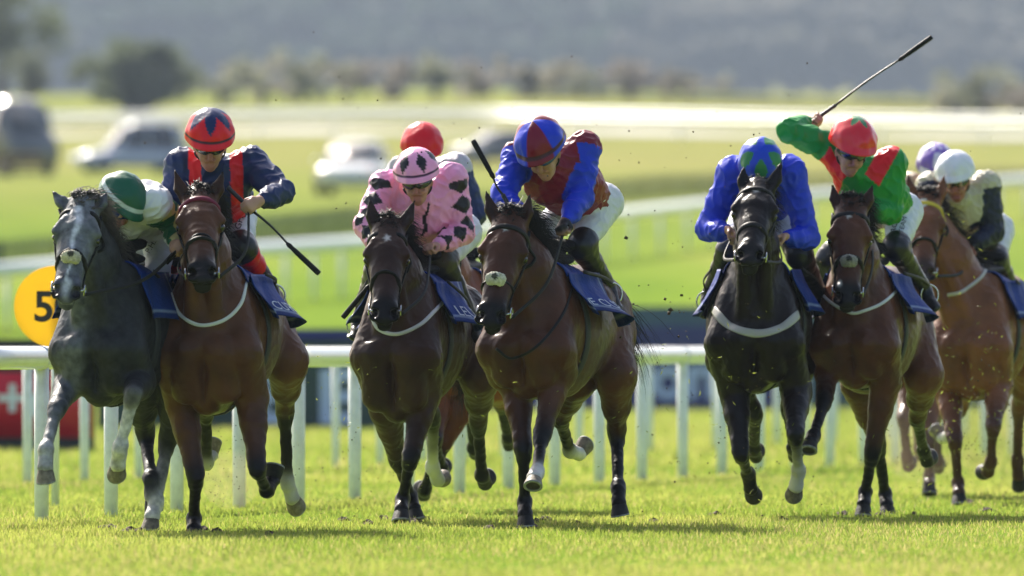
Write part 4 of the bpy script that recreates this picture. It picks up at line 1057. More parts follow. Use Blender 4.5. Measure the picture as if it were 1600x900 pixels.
# ---------------------------------------------------------------- parked vehicles on the slope (far out of focus)
M['glass'] = mat('dark_window', (.02, .025, .03), .08, spec=.8); M['tyre'] = mat('tyre', (.02, .02, .02), .8); M['lamp'] = mat('lamp_glass', (.75, .72, .68), .15); M['rlamp'] = mat('amber_lamp', (.65, .12, .04), .3)
def car(label, px, d, yaw, col, L=4.4, Wd=1.8, Ht=1.5, kind='parked_car', lamp_col='lamp'):
    x, y = px2(px, d); z = float(gz(x, y)); cp = mat('car_paint_%d' % px, col, .25, spec=.6, coat=.8); root = empty(kind, V(x, y, z)); tag(root, label, 'van' if 'van' in kind or 'box' in kind else 'car', 'vehicles parked on the far slope')
    ca, sa = math.cos(yaw), math.sin(yaw); T = lambda a, b, c: V(x + a * ca - b * sa, y + a * sa + b * ca, z + c)   # a = forward length axis
    def loft(name, secs, mt, wtop):
        vs = []; fs = []; k = 12
        for (a, zb, zt, w) in secs:
            for i in range(k):
                t = 2 * math.pi * i / k + math.pi / k; e = .45; cx = math.copysign(abs(math.cos(t)) ** e, math.cos(t)); cz = math.copysign(abs(math.sin(t)) ** e, math.sin(t))
                ww = w * (1 - (1 - wtop) * (cz + 1) / 2); vs.append(T(a, cx * ww / 2, (zb + zt) / 2 + cz * (zt - zb) / 2))
        for s in range(len(secs) - 1):
            for i in range(k): fs.append((s * k + i, s * k + (i + 1) % k, (s + 1) * k + (i + 1) % k, (s + 1) * k + i))
        fs += [tuple(range(k - 1, -1, -1)), tuple((len(secs) - 1) * k + i for i in range(k))]
        return link(name, vs, fs, mt, root)
    h = L / 2; boxy = kind != 'parked_car'
    if boxy:
        loft('body', [(-h, .45, Ht, Wd * .96), (-h + .1, .35, Ht, Wd), (h * .45, .35, Ht, Wd), (h * .62, .35, Ht * .93, Wd), (h * .80, .35, Ht * .55, Wd), (h, .40, Ht * .48, Wd * .92)], cp, .92)
    else:
        loft('body', [(-h, .42, .86, Wd * .86), (-h + .12, .28, .95, Wd * .96), (-h * .3, .24, .98, Wd), (h * .4, .24, .98, Wd), (h * .85, .26, .82, Wd * .97), (h, .34, .70, Wd * .85)], cp, .92)
        loft('cabin', [(-h * .92, .90, .98, Wd * .80), (-h * .72, .90, Ht - .04, Wd * .84), (-h * .2, .90, Ht, Wd * .86), (h * .10, .90, Ht - .04, Wd * .86), (h * .42, .90, .98, Wd * .84)], cp, .84)
    def pane(name, q, mt='glass'): link(name, q + [p + V(0, 0, .001) for p in q], [(0, 1, 2, 3), (7, 6, 5, 4), (0, 4, 5, 1), (1, 5, 6, 2), (2, 6, 7, 3), (3, 7, 4, 0)], M[mt], root, smooth=False)
    if boxy:
        pane('windscreen', [T(h * .80, -Wd * .42, Ht * .60), T(h * .80, Wd * .42, Ht * .60), T(h * .66, Wd * .40, Ht * .90), T(h * .66, -Wd * .40, Ht * .90)])
        for q in (-1, 1): pane('side_window', [T(h * .62, q * Wd * .497, Ht * .60), T(h * .35, q * Wd * .502, Ht * .60), T(h * .35, q * Wd * .49, Ht * .86), T(h * .55, q * Wd * .49, Ht * .86)])
    else:
        pane('windscreen', [T(h * .43, -Wd * .37, 1.0), T(h * .43, Wd * .37, 1.0), T(h * .13, Wd * .34, Ht - .08), T(h * .13, -Wd * .34, Ht - .08)])
        for q in (-1, 1):
            pane('side_window', [T(h * .33, q * Wd * .430, 1.0), T(-h * .15, q * Wd * .440, 1.0), T(-h * .15, q * Wd * .385, Ht - .10), T(h * .08, q * Wd * .385, Ht - .10)])
            pane('side_window', [T(-h * .19, q * Wd * .440, 1.0), T(-h * .70, q * Wd * .420, 1.0), T(-h * .62, q * Wd * .375, Ht - .12), T(-h * .19, q * Wd * .385, Ht - .10)])
        pane('rear_window', [T(-h * .90, -Wd * .33, 1.02), T(-h * .90, Wd * .33, 1.02), T(-h * .77, Wd * .31, Ht - .1), T(-h * .77, -Wd * .31, Ht - .1)])
    for q in (-1, 1):
        for a in (-.62, .64):
            mb = MB(); mb.tube([T(a * h, q * (Wd / 2 - .20), .33), T(a * h, q * (Wd / 2 + .005), .33)], .33, 18); w = mb.build('wheel', M['tyre'], root)
            mb = MB(); mb.tube([T(a * h, q * (Wd / 2), .33), T(a * h, q * (Wd / 2 + .015), .33)], .20, 14); mb.build('rim', M['metal'], w)
        mb = MB(); mb.box(T(h * .965, q * Wd * .34, .64), (.14, .34, .15), (V(ca, sa, 0), V(-sa, ca, 0), V(0, 0, 1)), bev=.03); mb.build('headlight', M[lamp_col], root)
        mb = MB(); mb.box(T(h * .30, q * Wd * .54, 1.0), (.10, .18, .12), (V(ca, sa, 0), V(-sa, ca, 0), V(0, 0, 1)), bev=.02); mb.build('wing_mirror', cp, root)
    mb = MB(); mb.box(T(h * .985, 0, .52), (.05, Wd * .5, .14), (V(ca, sa, 0), V(-sa, ca, 0), V(0, 0, 1)), bev=.01); mb.build('grille', M['glass'], root)
car('white saloon car parked facing the camera on the far slope', 555, 324, math.radians(-96), (.80, .80, .80), Wd=1.95, Ht=1.6, lamp_col='rlamp')
car('silver blue estate car parked side-on at far left of the slope', 207, 440, math.radians(-158), (.42, .46, .62), L=4.6, Ht=2.0)
car('dark grey van parked at the left edge under the bushes', 8, 420, math.radians(-60), (.07, .075, .09), L=5.2, Wd=2.1, Ht=2.9, kind='panel_van')
car('dark car parked beside the pale track behind the whip of the blue and maroon jockey', 780, 470, math.radians(-150), (.10, .11, .13), L=4.4, Ht=1.5)
mb = MB(); q = V(*px2(12, 412), 0); q[2] = float(gz(q[0], q[1])); 
for i in range(5): mb.box(q + V(-1.1 + i * .55, -.3, .45), (.06, .06, .9))
for k in range(3): mb.box(q + V(0, -.34, .25 + k * .28), (2.5, .03, .16))
tag(mb.build('wooden_barrier', mat('brown_wood', (.20, .12, .06), .7, noise=.2)), 'brown wooden barrier standing in front of the dark van', 'barrier')

# ---------------------------------------------------------------- trees, hedges, wooded hill
M['bark'] = mat('bark', (.10, .08, .06), .9, noise=.3, nscale=4)
def leafmat(name, c1, c2):
    m, nt, b = new_mat(name); N, L = nt.nodes, nt.links; at = N.new('ShaderNodeAttribute'); at.attribute_name = 'tint'; L.new(at.outputs['Color'], b.inputs['Base Color'])
    b.inputs['Roughness'].default_value = .6; tl = N.new('ShaderNodeBsdfTranslucent'); L.new(at.outputs['Color'], tl.inputs[0]); ms_ = N.new('ShaderNodeMixShader'); ms_.inputs[0].default_value = .6
    L.new(b.outputs[0], ms_.inputs[1]); L.new(tl.outputs[0], ms_.inputs[2]); L.new(ms_.outputs[0], N['Material Output'].inputs[0]); return m
M['leaf'] = leafmat('leaves', 0, 0)
def leafcloud(cents, rads, per, size, col, rs, squash=.8):
    """leaf faces spread through clumps"""
    C = []; 
    for c, r in zip(cents, rads):
        u = rs.normal(0, 1, (per, 3)); u /= np.linalg.norm(u, axis=1, keepdims=True); C.append(np.array(c) + u * (r * rs.uniform(.55, 1.05, (per, 1))) * np.array([1, 1, squash]))
    C = np.concatenate(C); n = len(C); a = rs.normal(0, 1, (n, 3)); a /= np.linalg.norm(a, axis=1, keepdims=True); b = np.cross(a, rs.normal(0, 1, (n, 3))); b /= np.linalg.norm(b, axis=1, keepdims=True)
    s = size * rs.uniform(.6, 1.4, (n, 1)); v = np.stack([C - a * s, C + b * s * .6, C + a * s, C - b * s * .6], 1).reshape(-1, 3); f = np.arange(4 * n).reshape(-1, 4)
    c = np.array(col)[None] * rs.uniform(.6, 1.4, (n, 1)) ; return v, f, np.repeat(c, 4, 0)
def tree(label, px, d, w, h, col, seed, group, name='tree', trunk=True, nc=26, per=90):
    rs = np.random.RandomState(seed); x, y = px2(px, d); z = float(gz(x, y)); root = empty(name, V(x, y, z)); tag(root, label, 'tree' if name == 'tree' else 'bush', group)
    cen = []; rad = []; cz = h * (.58 if trunk else .48); rh = h - cz
    for i in range(nc):
        u = rs.normal(0, 1, 3); u /= np.linalg.norm(u); u *= rs.uniform(.2, .85); c = V(x + u[0] * w / 2, y + u[1] * w / 2, z + cz + u[2] * rh * .95); cen.append(c); rad.append(min(w / 2, rh) * rs.uniform(.22, .42))
    v, f, c = leafcloud(cen, rad, per, max(.10, w * .022), col, rs); link('crown', v, f, M['leaf'], root, org=V(x, y, z + cz), col=c, smooth=False)
    mb = MB(); mb.tube([V(x, y, z - .3), V(x + .1, y, z + h * .3), V(x, y, z + h * .6)], [w * .035 + .08, w * .026 + .06, .05], 8)
    for i in range(7):
        cc = cen[i * 3 % nc]; mb.tube([V(x, y, z + h * (.2 + .04 * i)), (V(x, y, z + h * .4) + cc) / 2 + V(0, 0, -.2), cc], [w * .015 + .04, .06, .03], 6)
    mb.build('trunk', M['bark'], root)
GRNb = (.060, .085, .030)
tree('large rounded dark green bush standing left behind the silver blue car', 205, 655, 8.6, 4.6, (.12, .145, .08), 3, 'trees on the far slope', 'bush', trunk=False, nc=60, per=170)  # foliage lightened so its colour carries some of the haze
tree('smaller dark bush at the far left edge behind the van', 42, 665, 5.2, 4.3, (.10, .115, .075), 4, 'trees on the far slope', 'tree')
tree('pale olive tree reaching out of the top left corner', 0, 700, 9, 8.6, (.10, .12, .05), 5, 'trees on the far slope', 'tree', nc=30)
rr_ = random.Random(5)
hedge = [(345, 620, 4.2, 2.6, 'green'), (410, 625, 3.8, 2.3, 'straw'), (470, 630, 4.2, 2.7, 'green'), (540, 632, 3.6, 2.4, 'straw'), (605, 634, 4.4, 2.2, 'brown'), (680, 636, 4.0, 2.6, 'green'), (745, 640, 3.4, 2.1, 'brown'), (830, 640, 4.4, 2.3, 'straw'), (905, 644, 3.6, 1.9, 'green'), (980, 646, 4.2, 2.1, 'brown'), (1075, 650, 4.0, 1.8, 'straw'), (1540, 560, 4.6, 2.6, 'green'), (1590, 556, 3.6, 2.2, 'brown'), (1500, 566, 3.2, 1.6, 'straw')]
hc = dict(green=(.24, .25, .17), straw=(.30, .28, .21), brown=(.28, .25, .21)); hn_ = dict(green='dull green', straw='straw coloured', brown='brownish')  # hedge tones lightened, distance haze painted into the leaves
where = ['right of the large rounded bush', 'second right of the large bush', 'third right of the large bush', 'above the white saloon', 'just right of the white saloon', 'above the red cap', 'above the raised whip of the blue and maroon jockey', 'above the blue and maroon cap', 'right of the blue and maroon cap', 'between the blue and maroon cap and the royal blue cap', 'above the royal blue cap', 'at the right edge above the white cap', 'at the extreme right edge of the picture', 'low on the slope right of the raised arm']
for i, (px, d, w, h, k) in enumerate(hedge):
    tree('%s hedgerow bush %s' % (hn_[k], where[i]), px, d + 55, w * 1.7, h * 1.25, hc[k], 20 + i, 'hedgerow bushes along the far slope', 'bush', trunk=False, nc=18, per=70)
# wooded hill: one far-off mass
rs = np.random.RandomState(77); cen = []; rad = []; cols = []
V_, F_, C_ = [], [], []; off = 0
for row, (d, h0) in enumerate([(2210, 13), (2290, 15), (2350, 15), (2410, 15), (2470, 15), (2540, 15), (2620, 16), (2710, 16), (2800, 17)]):
    xw = d * 800 / FPX * 1.3 + 20; x = -xw
    while x < xw:
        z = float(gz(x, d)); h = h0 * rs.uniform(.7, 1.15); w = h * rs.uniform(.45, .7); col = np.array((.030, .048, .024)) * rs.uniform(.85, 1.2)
        if x > d * .010: col = col * .6 + np.array((.12, .10, .09)) * .7  # right side paler: thicker haze painted into the leaf colour
        cs = [(x + rs.normal(0, w * .28), d + rs.normal(0, w * .3), z + h * rs.uniform(.15, .9)) for _ in range(14)]
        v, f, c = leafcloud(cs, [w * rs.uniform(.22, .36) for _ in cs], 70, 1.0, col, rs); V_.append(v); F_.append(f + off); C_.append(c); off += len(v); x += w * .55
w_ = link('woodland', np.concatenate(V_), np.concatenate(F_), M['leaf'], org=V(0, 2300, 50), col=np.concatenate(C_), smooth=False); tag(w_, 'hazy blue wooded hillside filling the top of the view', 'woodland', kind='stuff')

# ---------------------------------------------------------------- haze
m = bpy.data.materials.new('haze'); m.use_nodes = True; nt = m.node_tree; nt.nodes.remove(nt.nodes['Principled BSDF']); pv = nt.nodes.new('ShaderNodeVolumePrincipled')
pv.inputs['Color'].default_value = (.66, .80, 1, 1); pv.inputs['Density'].default_value = HAZE; pv.inputs['Anisotropy'].default_value = .15
nt.links.new(pv.outputs[0], nt.nodes['Material Output'].inputs['Volume'])
mb = MB(); mb.box((0, 1500, 84), (1100, 3150, 172)); hz = mb.build('haze', m, smooth=False); tag(hz, kind='stuff')
hz['label'] = 'thin pale haze in the air over the racecourse'
# ---------------------------------------------------------------- the nine runners
NAVY = (.006, .020, .095); RED = (.74, .005, .014); ROY = (.003, .035, .60); MAR = (.19, .004, .022); GRN = (.002, .25, .035); PNK = (.86, .36, .58); BLK = (.010, .009, .011); YEL = (.6, .45, .08)
TAN = (.42, .33, .22); WHT = (.72, .72, .74)
H_, J_ = {}, {}
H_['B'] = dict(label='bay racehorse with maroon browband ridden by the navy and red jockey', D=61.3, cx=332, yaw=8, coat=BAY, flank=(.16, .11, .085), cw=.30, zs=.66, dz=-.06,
  poll=(311, 298), nose=(316, 430), hs=1.14, ears=((272, 264), (348, 268)), browcol=(.16, .015, .04), neckw=.155, fig8=1,
  fl=dict(e=(285, 630), k=(306, 747), f=(303, 812), h=(303, 836), s=(-1, 1, -1)),
  fr=dict(e=(393, 622), k=(402, 735), f=(417, 766), h=(432, 740), s=(-1, 1, 1)),
  hl=dict(k=(322, 640), f=(322, 722), h=(334, 704), s=(1, 1, 1), sock=1),
  hr=dict(t=(448, 565), k=(445, 645), f=(449, 752), h=(461, 795), s=(1, 1, 1), sock=1),
  breast=[(266, 455), (280, 490), (312, 508), (350, 500), (376, 475), (386, 440)], bw=.02, text=[(1, 'CURRAGH', .60, .085), (-1, 'CURRAGH', .5, .085)], flare=(.07, .10), reinout=.06, muz=MUZ)
H_['A'] = dict(label='dapple grey racehorse with white blaze and fleece noseband at far left', D=60.9, cx=168, yaw=13, coat=(.022, .022, .024), cw=.26, zs=.70, dz=-.05, grey=1,
  headcol=(.13, .133, .15), facecol=(.17, .17, .19), muz=(.085, .085, .11), neckcol=(.034, .034, .037), pt=(.012, .012, .014), darkears=0,
  poll=(128, 312), nose=(101, 460), hs=1.12, ears=((82, 299), (168, 300)), eary=.05, neckw=.15, forelock=.17, wind=.5, marks=[('blaze', .017, .05, .50), ('snip', 0, .53, .025)], markcol=(.52, .52, .56),
  fl=dict(e=(114, 588), k=(88, 640), f=(72, 702), h=(70, 748), s=(-1, -1, -1), sock=2),
  fr=dict(e=(216, 596), k=(208, 616), f=(188, 700), h=(182, 744), s=(-1, 1, 1), sock=3),
  hl=dict(t=(216, 600), k=(228, 680), f=(235, 748), h=(239, 794), s=(1, -1, -1)),
  hr=dict(t=(282, 590), k=(262, 690), f=(244, 786), h=(233, 822), s=(1, -1, -1), sock=2),
  fleece=(0, .37, .030, (.60, .54, .40)), nosel=.36, flare=(.03, .03), text=None)
H_['C'] = dict(label='dark brown racehorse with small white star ridden by the pink jockey', D=64.4, cx=632, yaw=14, coat=BRN, cw=.255, zs=.62, dz=-.08,
  poll=(606, 346), nose=(600, 496), hs=1.14, ears=((578, 308), (648, 314)), neckw=.16, marks=[('star', .0, .115, .013)], fig8=0,
  fl=dict(e=(603, 640), k=(622, 722), f=(641, 776), h=(650, 806), s=(1, 1, -1)),
  fr=dict(e=(664, 615), k=(641, 718), f=(629, 780), h=(626, 807), s=(-1, 1, -1)),
  hl=dict(k=(676, 652), f=(676, 730), h=(690, 764), s=(1, 1, 1), sock=2),
  hr=dict(t=(750, 585), k=(747, 663), f=(753, 742), h=(761, 764), s=(1, 1, 1)),
  breast=[(576, 486), (590, 513), (620, 522), (655, 508), (678, 487), (698, 466)], bw=.022, text=[(1, 'LEURIS', .55, .10)], flare=(.06, .08), tailv=V(-.05, 0, -1.2))
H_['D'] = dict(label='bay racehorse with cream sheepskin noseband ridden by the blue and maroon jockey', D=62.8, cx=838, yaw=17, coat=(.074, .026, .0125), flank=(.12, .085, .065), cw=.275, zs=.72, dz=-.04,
  poll=(795, 336), nose=(763, 502), hs=1.20, hyaw=8, ears=((759, 298), (828, 303)), neckw=.185, marks=[('star', 0, .085, .010)], manel=.24, forelock=.15, nmane=650,
  fl=dict(e=(806, 600), k=(818, 706), f=(820, 785), h=(821, 818), s=(-1, 1, -1)),
  fr=dict(e=(872, 580), k=(846, 684), f=(839, 738), h=(832, 752), s=(-1, -1, -1), sock=1),
  hl=dict(t=(900, 590), k=(876, 655), f=(890, 704), h=(914, 712), s=(1, 1, 1), sock=1),
  hr=dict(t=(962, 585), k=(964, 680), f=(966, 762), h=(968, 800), s=(1, -1, -1)),
  breast=[(775, 545), (800, 560), (840, 540), (880, 490), (897, 440)], bcol=(.014, .013, .013), bw=.016, fleece=(0, .365, .030, (.70, .66, .52)), nosel=.36, nosew=.012, flare=(.05, .13), tailv=V(.30, 0, -.2), ntail=160, text=[(1, 'THE CURRAGH', .5, .08)])
H_['E'] = dict(label='near black racehorse with broad pale breast girth ridden by the royal blue jockey', D=66, cx=1182, yaw=4, coat=DRK, cw=.285, zs=.70, dz=0,
  poll=(1183, 284), nose=(1171, 402), hs=1.16, ears=((1162, 260), (1222, 251)), neckw=.15, forelock=.06, nfl=120, marks=[('star', 0, .09, .011)],
  fl=dict(e=(1148, 612), k=(1158, 712), f=(1169, 740), h=(1176, 778), s=(-1, 1, 1)),
  fr=dict(e=(1244, 612), k=(1243, 680), f=(1248, 735), h=(1241, 776), s=(-1, 1, 1), sock=2),
  hl=dict(k=(1180, 648), f=(1178, 700), h=(1182, 722), s=(1, 1, 1)), hr=dict(k=(1232, 640), f=(1240, 700), h=(1244, 722), s=(1, 1, 1)),
  breast=[(1113, 482), (1140, 509), (1183, 521), (1222, 511), (1248, 491)], bw=.050, bcol=(.40, .38, .34), flare=(.05, .05), text=None)
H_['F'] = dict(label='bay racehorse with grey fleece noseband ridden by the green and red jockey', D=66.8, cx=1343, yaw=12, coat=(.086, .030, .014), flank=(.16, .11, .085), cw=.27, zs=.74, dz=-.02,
  poll=(1330, 316), nose=(1324, 472), hs=1.14, ears=((1301, 289), (1363, 289)), neckw=.16, marks=[('star', -.01, .085, .011), ('snip', -.045, .47, .012)], forelock=.13,
  fl=dict(e=(1295, 558), k=(1288, 628), f=(1271, 682), h=(1263, 697), s=(-1, -1, -1)),
  fr=dict(e=(1384, 596), k=(1362, 712), f=(1352, 770), h=(1348, 800), s=(-1, 1, -1)),
  hl=dict(t=(1345, 600), k=(1372, 695), f=(1383, 772), h=(1387, 800), s=(1, 1, -1)),
  hr=dict(t=(1443, 585), k=(1433, 655), f=(1443, 704), h=(1452, 732), s=(1, 1, 1)),
  breast=[(1277, 452), (1300, 474), (1330, 489), (1352, 485), (1378, 474), (1400, 455), (1414, 434)], bw=.018, fleece=(0, .355, .026, (.30, .28, .24)), nosel=.35, flare=(.03, .09), text=None)
H_['G'] = dict(label='bright chestnut racehorse with heart shaped star and yellow browband at far right', D=72, cx=1524, yaw=14, coat=CHE, cw=.27, zs=.66, dz=-.03, pt=(.07, .03, .018),
  poll=(1447, 304), nose=(1441, 432), hs=1.16, ears=((1418, 271), (1476, 273)), neckw=.17, marks=[('heart', -.030, .085, .038)], browcol=(.60, .46, .05), muz=(.07, .04, .035), darkears=0,
  fl=dict(e=(1482, 610), k=(1492, 690), f=(1497, 755), h=(1499, 782), s=(-1, 1, -1)),
  fr=dict(e=(1560, 602), k=(1552, 668), f=(1548, 722), h=(1541, 747), s=(-1, 1, 1)),
  hl=dict(k=(1500, 640), f=(1484, 682), h=(1466, 686), s=(1, 1, 1), sock=2), hr=dict(k=(1592, 640), f=(1590, 720), h=(1592, 760), s=(1, 1, 1)),
  breast=[(1480, 461), (1500, 457), (1516, 447), (1534, 432), (1542, 417)], bw=.022, bcol=(.45, .42, .42), flare=(.03, .05), text=None, nmane=250, res=.0115)
H_['H'] = dict(label='chestnut racehorse almost hidden behind the heart marked chestnut, its forelegs showing', D=75.5, cx=1437, yaw=3, coat=(.20, .07, .03), cw=.25, zs=.70, dz=-.03, pt=(.06, .03, .02),
  poll=(1452, 318), nose=(1446, 436), hs=1.05, ears=((1432, 290), (1470, 292)), nmane=100, nfl=80, ntail=60, res=.014,
  fl=dict(e=(1425, 610), k=(1412, 655), f=(1417, 714), h=(1421, 738), s=(-1, 1, 1)), fr=dict(e=(1455, 610), k=(1450, 690), f=(1452, 745), h=(1452, 766), s=(-1, 1, -1)),
  hl=dict(k=(1430, 640), f=(1436, 700), h=(1440, 720), s=(1, 1, 1)), hr=dict(k=(1462, 640), f=(1465, 720), h=(1466, 740), s=(1, 1, 1)), text=None)
H_['I'] = dict(label='red chestnut racehorse mostly hidden behind the pink jockey and his brown horse', D=68.8, cx=712, yaw=9, coat=(.19, .055, .022), cw=.25, zs=.70, dz=-.03,
  poll=(690, 356), nose=(686, 470), hs=1.0, ears=((674, 334), (706, 334)), nmane=100, nfl=80, ntail=60, res=.014,
  fl=dict(e=(690, 610), k=(678, 690), f=(690, 730), h=(694, 745), s=(-1, 1, 1)), fr=dict(e=(745, 600), k=(680, 716), f=(664, 764), h=(661, 780), s=(-1, 1, 1)),
  hl=dict(k=(735, 640), f=(740, 700), h=(745, 715), s=(1, 1, 1)), hr=dict(t=(775, 595), k=(783, 630), f=(794, 682), h=(796, 704), s=(1, 1, 1)), text=None)

# ---- silks
def plain(c): return lambda s, v: np.tile(np.array(c), (len(v), 1))
def pcap(c, band=None): return lambda t, ph, sx, sy, ct, pk: (band if band and .84 < t < .90 else c)
def capB(t, ph, sx, sy, ct, pk):
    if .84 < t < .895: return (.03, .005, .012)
    k = (ph / (2 * math.pi) * 6 + .5) % 1; tri = abs(k - .5) * 2
    return NAVY if t < .30 + .42 * (1 - tri) and t < .74 else RED
def shirtB(s, v):
    X, Y, Z = torso_param(s, v); I, S_, A, d = arm_param(s, v); c = np.tile(np.array(NAVY), (len(v), 1))
    c[(np.abs(np.abs(X) - .112) < .034) & (S_ < .10)] = RED; return c
J_['B'] = dict(label='jockey in navy silks with red braces and red cap with navy points', head=(328, 226, -.02), look=(3, 26, 0), hips=(345, 340, .72), chest=(338, 290, .18),
  sh=((285, 258, .16), (393, 256, .16)), arm=(((263, 345), (296, 355), (-1, -1)), ((440, 300), (405, 314), (-1, -1))),
  leg=(((279, 392), (236, 462), (224, 484), (-1, 1, -1)), ((378, 388), (425, 452), (440, 478), (-1, 1, -1))),
  hk=1.10, capcol=capB, shirtcol=shirtB, bootcol=(.012, .011, .012), bootband=[(.12, .52, RED)],
  hand=[{}, dict(grip=(-.6, .1, .75), dir=(-1, -.5, -.15), palm=(0, .6, -.8))], breechtext=[('CURRAGH', 1, 372, 372, .05, 75)])
def shirtA(s, v):
    I, S_, A, d = arm_param(s, v); c = np.tile(np.array(WHT), (len(v), 1)); dm = np.abs(A) / 1.1 + np.abs(((S_ + .02) / .12) % 1 - .5) * 2
    m = (S_ > .03) & (d < .11); c[m & (dm < 1)] = (.55, .48, .20); c[m & (dm >= 1) & (np.abs(A) < 2)] = (.008, .10, .045); return c
J_['A'] = dict(label='jockey in white silks with green and yellow checked sleeves and green cap', head=(184, 322, .12), look=(38, 42, -8), hips=(238, 362, .95), chest=(216, 328, .40),
  sh=((200, 345, .30), (240, 320, .12)), arm=(((186, 378), (168, 405), (1, -1)), ((278, 352), (272, 382), (1, -1))),
  leg=(((196, 448), (186, 490), (178, 505), (-1, 1, -1)), ((246, 424), (262, 480), (255, 490), (-1, 1, -1))),
  capcol=lambda t, ph, sx, sy, ct, pk: ((.62, .70, .68) if .76 < t < .87 else (.006, .10, .05)), shirtcol=shirtA, bootband=[(.0, .45, (.28, .01, .09))],
  hand=[{}, dict(grip=(-.5, -.2, -.8), dir=(-.2, -.8, -.5))], lens=None, bt0=0, breechtext=[('P.H.H.', 1, 242, 382, .045, 60)])
def capC(t, ph, sx, sy, ct, pk):
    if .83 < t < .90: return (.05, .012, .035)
    k = (ph / (2 * math.pi) * 6) % 1; return BLK if abs(k - .5) * 2 / .62 + abs(t - .52) / .30 < 1 else PNK
def shirtC(s, v):
    I, S_, A, d = arm_param(s, v); c = np.tile(np.array(PNK), (len(v), 1))
    dm = np.abs(A) / .95 + np.abs((S_ / .118 + .15) % 1 - .5) * 2; c[(dm < .95) & (S_ > .02) & (S_ < .50) & (d < .11)] = BLK
    dm2 = np.abs(np.abs(A) - 2.2) / .6 + np.abs((S_ / .105 + .65) % 1 - .5) * 2; c[(dm2 < .8) & (S_ > .14) & (S_ < .45) & (d < .11)] = BLK
    c[(S_ > .50) & (S_ < .515)] = BLK; return c
J_['C'] = dict(label='jockey in pink silks with black diamonds and matching pink cap', head=(652, 283, -.02), look=(-6, 20, 4), hips=(700, 365, .78), chest=(658, 332, .2),
  sh=((603, 292, .16), (704, 280, .22)), arm=(((572, 352), (600, 392), (-1, -1)), ((723, 362), (681, 384), (-1, -1))),
  leg=(((590, 425), (560, 500), (552, 520), (-1, 1, -1)), ((692, 410), (738, 500), (748, 524), (-1, 1, -1))),
  capcol=capC, shirtcol=shirtC, bootcol=(.022, .020, .012), bootband=[(-.2, .12, (.05, .045, .02))],
  hand=[dict(grip=(.3, -.2, .9)), dict(grip=(.8, -.4, .2), dir=(-.9, -.5, -.1))])
def capD(t, ph, sx, sy, ct, pk):
    k = int(((ph / (2 * math.pi) + .03) % 1) * 6); a = k % 2
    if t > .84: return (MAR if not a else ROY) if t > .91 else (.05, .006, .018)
    return ROY if a else MAR
def shirtD(s, v):
    X, Y, Z = torso_param(s, v); I, S_, A, d = arm_param(s, v); c = np.tile(np.array(MAR), (len(v), 1)); c[(S_ > .005) & (d < .105) & (np.abs(X) > .13)] = ROY; c[(S_ > .12) & (d < .1)] = ROY; return c
J_['D'] = dict(label='jockey in maroon silks with blue sleeves, quartered cap and black gloves', head=(848, 239, -.04), look=(-14, 37, 8), hips=(920, 320, .72), chest=(868, 280, .2),
  sh=((812, 245, .16), (912, 232, .22)), arm=(((786, 305), (815, 345), (-1, -1)), ((908, 308), (882, 346), (-1, -1))),
  leg=(((822, 385), (800, 465), (790, 485), (-1, 1, -1)), ((908, 385), (952, 448), (966, 476), (-1, 1, -1))),
  hk=1.17, capcol=capD, shirtcol=shirtD, lens=M['bluelens'], bootcol=(.009, .009, .010),
  hand=[dict(grip=(-.4, -.2, .9), col=(.010, .010, .011)), dict(grip=(.7, -.3, .3), dir=(-.5, -.6, -.5), col=(.010, .010, .011), tips=1)])
def capE(t, ph, sx, sy, ct, pk):
    k = (ph / (2 * math.pi) * 5 + .5) % 1; return (.02, .20, .06) if ((k - .5) * 2 / .62) ** 2 + ((t - .48) / .26) ** 2 < 1 else (.006, .050, .58)
def shirtE(s, v):
    X, Y, Z = torso_param(s, v); I, S_, A, d = arm_param(s, v); c = np.tile(np.array(ROY), (len(v), 1)); c[(np.abs(X) < .11) & (Y < -.16) & (S_ < .01)] = (.005, .05, .03); return c
J_['E'] = dict(label='jockey in royal blue silks and blue cap with green spots', head=(1188, 262, .0), look=(0, 62, 0), hips=(1196, 330, .80), chest=(1190, 292, .2),
  sh=((1146, 270, .16), (1234, 268, .16)), arm=(((1106, 358), (1138, 360), (-1, -1)), ((1262, 372), (1226, 370), (-1, -1))),
  leg=(((1140, 392), (1106, 462), (1098, 486), (-1, 1, -1)), ((1250, 400), (1284, 465), (1292, 490), (-1, 1, -1))),
  bt0=.26, capcol=capE, shirtcol=shirtE, bootcol=(.010, .010, .012), hand=[dict(grip=(.2, -.8, .3)), dict(grip=(.2, -.8, .3))])
def capF(t, ph, sx, sy, ct, pk):
    r = t; k = (ph / (2 * math.pi) * 5 + .1) % 1; tri = abs(k - .5) * 2
    return (.008, .18, .04) if r < .12 + .26 * (1 - tri) else RED
def shirtF(s, v):
    X, Y, Z = torso_param(s, v); I, S_, A, d = arm_param(s, v); c = np.tile(np.array(GRN), (len(v), 1))
    vv = np.abs(X) * 1.15 - (Y + .17); q = P(1337, 328, s['D']); h = v[:, 2] - q[2]; c[(np.abs(np.abs(v[:, 0] - q[0]) - h * .56) < .062) & (S_ < np.where(I == 0, .05, .16)) & (h > -.12)] = RED; return c
